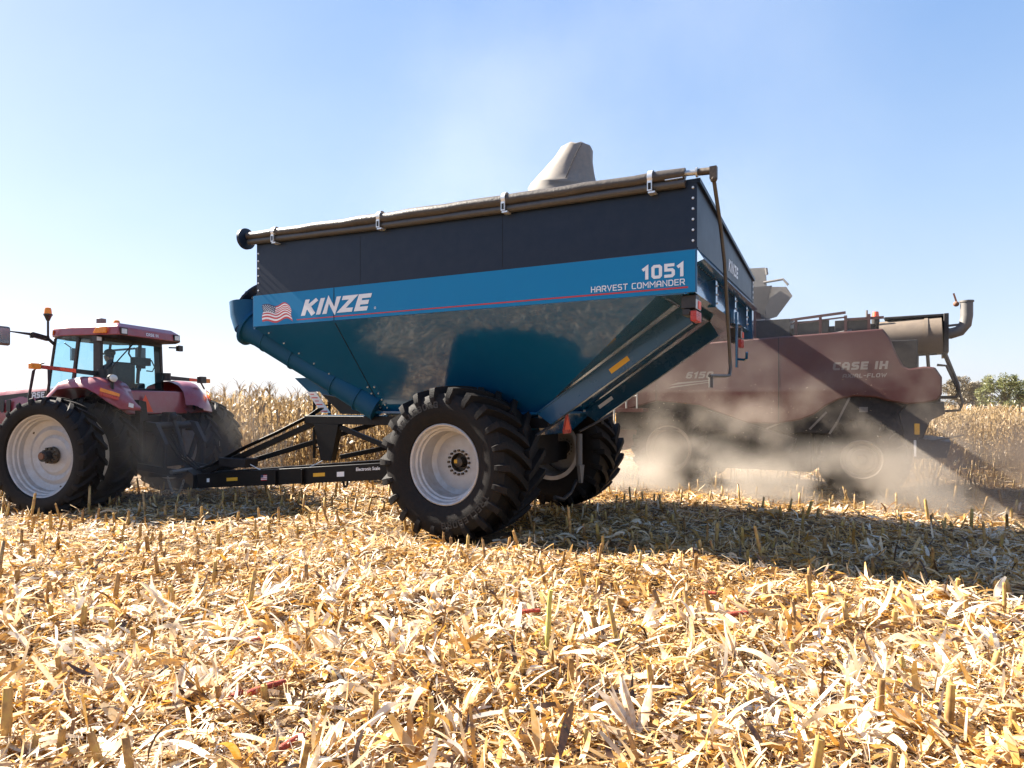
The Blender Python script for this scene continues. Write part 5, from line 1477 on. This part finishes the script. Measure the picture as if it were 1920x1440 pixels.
# far corn, coarse
x = rng.uniform(-60, 90, 9000); y = rng.uniform(31, 75, 9000)
n = len(x)
fv = strips(n, x, y, rng.uniform(.3, 1.55, n), rng.uniform(.4, .9, n), rng.uniform(.06, .13, n), rng.uniform(0, 6.28, n), rng.uniform(.4, 1.5, n), rng.normal(0, .6, n), rng.normal(0, .15, n), rng.normal(0, 1, n), rng.beta(2.5, 2, n), 2)
fo_ = np_mesh("far_corn_field", [fv], STRAW); tag(fo_, "distant band of dry corn along the horizon", "corn field", kind="stuff")

# ---------------------------------------------------------------- trees beyond the field
LEAFG = leafmat("tree_leaves_green", [(0, (.06, .075, .025)), (.4, (.12, .14, .04)), (.75, (.2, .2, .06)), (1, (.28, .25, .09))], .3, attr="tone", scale=1)
LEAFB = leafmat("tree_leaves_brown", [(0, (.06, .05, .03)), (.5, (.16, .13, .08)), (1, (.26, .2, .12))], .3, attr="tone", scale=1)
BARK = mat("bark", (.09, .065, .045), .9, scale=10, var=.3)
def tree(x, y, H_, wid, m, lab, seed, cat="tree"):
    r2 = np.random.default_rng(seed)
    root = empty("tree", (x, y, 0)); tag(root, lab, cat, "trees beyond the corn field")
    tk = MB(flip=False); tk.tube([(0, 0, -.2), (.1, 0, H_ * .35), (-.1, .1, H_ * .7)], [.25, .17, .06], 8)
    cl = []
    for k in range(44):
        a = r2.uniform(0, 6.28); rr = wid * .5 * math.sqrt(r2.random()); zz = H_ * r2.uniform(.12, .95)
        rr *= math.sqrt(max(.08, 1 - ((zz / H_ - .5) / .5) ** 2)); c = (math.cos(a) * rr, math.sin(a) * rr, zz); cl.append(c)
        if k % 2 == 0: tk.tube([(0, 0, zz * .55), (c[0] * .6, c[1] * .6, zz * .85), c], [.07, .04, .015], 5)
    tk.build("trunk", BARK, root, angle=60)
    P = []; T = []
    for c in cl:
        n = 170; q = r2.normal(0, 1, (n, 3)); q /= np.linalg.norm(q, axis=1)[:, None]; q *= (r2.random((n, 1)) ** .4) * r2.uniform(.5, 1.0) * wid * .17
        P.append(np.array(c) + q); T.append(np.clip(r2.normal(.5, .2, n) + r2.normal(0, .12), 0, 1))
    P = np.concatenate(P); T = np.concatenate(T); n = len(P)
    sv = strips(n, P[:, 0], P[:, 1], P[:, 2], r2.uniform(.12, .34, n), r2.uniform(.09, .2, n), r2.uniform(0, 6.28, n), r2.normal(0, .6, n), r2.normal(0, 1, n), r2.normal(0, .03, n), r2.normal(0, .5, n), T, 1)
    o = np_mesh("crown", [sv], m); o.parent = root
def tpos(px, y): return ((px - 960) / 1240 * y, y)
tree(*tpos(1800, 78), 5.0, 4.6, LEAFB, "greyish brown bush beyond the corn, just right of the combine's rear rails", 3)
tree(*tpos(1836, 84), 4.6, 3.6, LEAFB, "small grey bush beyond the corn, left of the green tree", 4)
tree(*tpos(1885, 74), 5.2, 4.8, LEAFG, "yellowish green tree beyond the corn at the right edge", 5)
tree(*tpos(1930, 80), 4.6, 5.0, LEAFG, "lower green tree beyond the corn cut off by the right edge", 6)
# ================================================================ DUST
def dustmat(name, col, dens, scale, zfade, lo=.42, hi=.75, seed=0., zlow=0.):
    """noise density that fades towards the box faces (object box is -1..1)"""
    m = bpy.data.materials.new(name); m.use_nodes = True
    nt = m.node_tree; N = nt.nodes; L = nt.links
    N.remove(N["Principled BSDF"])
    pv = N.new("ShaderNodeVolumePrincipled"); pv.inputs["Color"].default_value = (*col, 1); pv.inputs["Anisotropy"].default_value = .25
    tc = N.new("ShaderNodeTexCoord"); sx = N.new("ShaderNodeSeparateXYZ"); L.new(tc.outputs["Object"], sx.inputs[0])
    geo = N.new("ShaderNodeNewGeometry")
    nz = N.new("ShaderNodeTexNoise"); nz.inputs["Scale"].default_value = scale; nz.inputs["Detail"].default_value = 5; nz.inputs["Roughness"].default_value = .55
    ad = N.new("ShaderNodeVectorMath"); ad.operation = 'ADD'; ad.inputs[1].default_value = (seed, seed * 2, 0)
    L.new(geo.outputs["Position"], ad.inputs[0]); L.new(ad.outputs[0], nz.inputs["Vector"])
    mr = N.new("ShaderNodeMapRange"); mr.inputs["From Min"].default_value = lo; mr.inputs["From Max"].default_value = hi
    L.new(nz.outputs["Fac"], mr.inputs["Value"])
    cur = mr.outputs["Result"]
    def mul(a, b):
        q = N.new("ShaderNodeMath"); q.operation = 'MULTIPLY'; L.new(a, q.inputs[0]); L.new(b, q.inputs[1]); return q.outputs[0]
    for ax in ("X", "Y"):
        ab = N.new("ShaderNodeMath"); ab.operation = 'ABSOLUTE'; L.new(sx.outputs[ax], ab.inputs[0])
        f = N.new("ShaderNodeMapRange"); f.interpolation_type = 'SMOOTHSTEP'
        f.inputs["From Min"].default_value = 1; f.inputs["From Max"].default_value = .35; f.inputs["To Min"].default_value = 0; f.inputs["To Max"].default_value = 1
        L.new(ab.outputs[0], f.inputs["Value"]); cur = mul(cur, f.outputs["Result"])
    f = N.new("ShaderNodeMapRange"); f.interpolation_type = 'SMOOTHSTEP'
    f.inputs["From Min"].default_value = 1; f.inputs["From Max"].default_value = zfade; f.inputs["To Min"].default_value = zlow; f.inputs["To Max"].default_value = 1
    L.new(sx.outputs["Z"], f.inputs["Value"])
    g = N.new("ShaderNodeMapRange"); g.inputs["From Min"].default_value = 1; g.inputs["From Max"].default_value = .8; L.new(sx.outputs["Z"], g.inputs["Value"])
    cur = mul(cur, f.outputs["Result"]); cur = mul(cur, g.outputs["Result"])
    q = N.new("ShaderNodeMath"); q.operation = 'MULTIPLY'; q.inputs[1].default_value = dens; L.new(cur, q.inputs[0])
    L.new(q.outputs[0], pv.inputs["Density"]); L.new(pv.outputs[0], N["Material Output"].inputs["Volume"])
    return m
def dust(root, c, half, m, lab):
    mb = MB(flip=False); mb.box(-1, 1, -1, 1, -1, 1)
    o = mb.build("dust_cloud", m, None)
    p = root.matrix_basis @ Vector((-c[0], c[1], c[2]))
    o.location = p; o.rotation_euler = (0, 0, root.rotation_euler.z); o.scale = half
    tag(o, lab, "dust cloud", kind="stuff")
    return o
dust(cb, (1.5, -.75, .5), (5.0, 1.0, .80), dustmat("dust_low", (.74, .67, .59), 3.0, .75, -.9, .42, .66, 5.3, .01), "dense pale dust billowing around the wheels of the combine")
dust(cb, (1.5, -.5, 1.75), (4.2, .75, 1.5), dustmat("dust_high", (.64, .56, .48), 1.1, .8, -.6, .47, .70, 11.0, .0), "thin wisps of dust drifting up the red side of the combine")
dust(cb, (-3.3, .6, .8), (2.9, 1.8, 1.2), dustmat("dust_rear", (.46, .36, .28), 1.5, 1.1, -.3, .36, .66, 8.0, .05), "brown dust blown out behind the combine")
dust(tr, (-1.1, 2.1, .9), (1.6, 2.6, 1.3), dustmat("dust_tractor", (.75, .7, .64), .2, 1.2, -.6, .3, .7, 5.0), "thin dust hanging behind the tractor's rear wheels")

dust(cart, (3.0, 4.4, 6.2), (6.0, 3.2, 4.2), dustmat("dust_plume", (.9, .88, .85), .030, .22, .9, .40, .70, 2.0, .3), "faint veil of dust drifting up into the sky above the cart")
# flying chaff behind the combine
n = 4200
q = rng.random((n, 3)); inv_ = cb.matrix_basis
uu = -.9 - 3.6 * q[:, 0]; vv = .0 + 2.4 * q[:, 1] - .3; zz = .1 + (1.5 - .5 * q[:, 0]) * q[:, 2] ** 1.2
Pw = np.array([list(inv_ @ Vector((-a, b, c))) for a, b, c in zip(uu, vv, zz)])
cv = strips(n, Pw[:, 0], Pw[:, 1], Pw[:, 2], rng.uniform(.01, .07, n), rng.uniform(.004, .014, n), rng.uniform(0, 6.28, n), rng.normal(0, .6, n), rng.normal(0, 1, n), rng.normal(0, .01, n), rng.normal(0, .5, n), rng.beta(2, 1.5, n), 1)
n = 700
q = rng.random((n, 3)); uu = -.5 + 5.0 * q[:, 0]; vv = -2.0 + 1.8 * q[:, 1]; zz = .1 + 2.3 * q[:, 2] ** 1.5
Pw = np.array([list(inv_ @ Vector((-a, b, c))) for a, b, c in zip(uu, vv, zz)])
cv2 = strips(n, Pw[:, 0], Pw[:, 1], Pw[:, 2], rng.uniform(.006, .03, n), rng.uniform(.003, .008, n), rng.uniform(0, 6.28, n), rng.normal(0, .6, n), rng.normal(0, 1, n), rng.normal(0, .005, n), rng.normal(0, .5, n), rng.beta(3, 1.2, n), 1)
co_ = np_mesh("flying_chaff", [cv, cv2], STRAW); tag(co_, "bits of chopped leaf and chaff flying through the dust behind the combine", "chaff", kind="stuff")
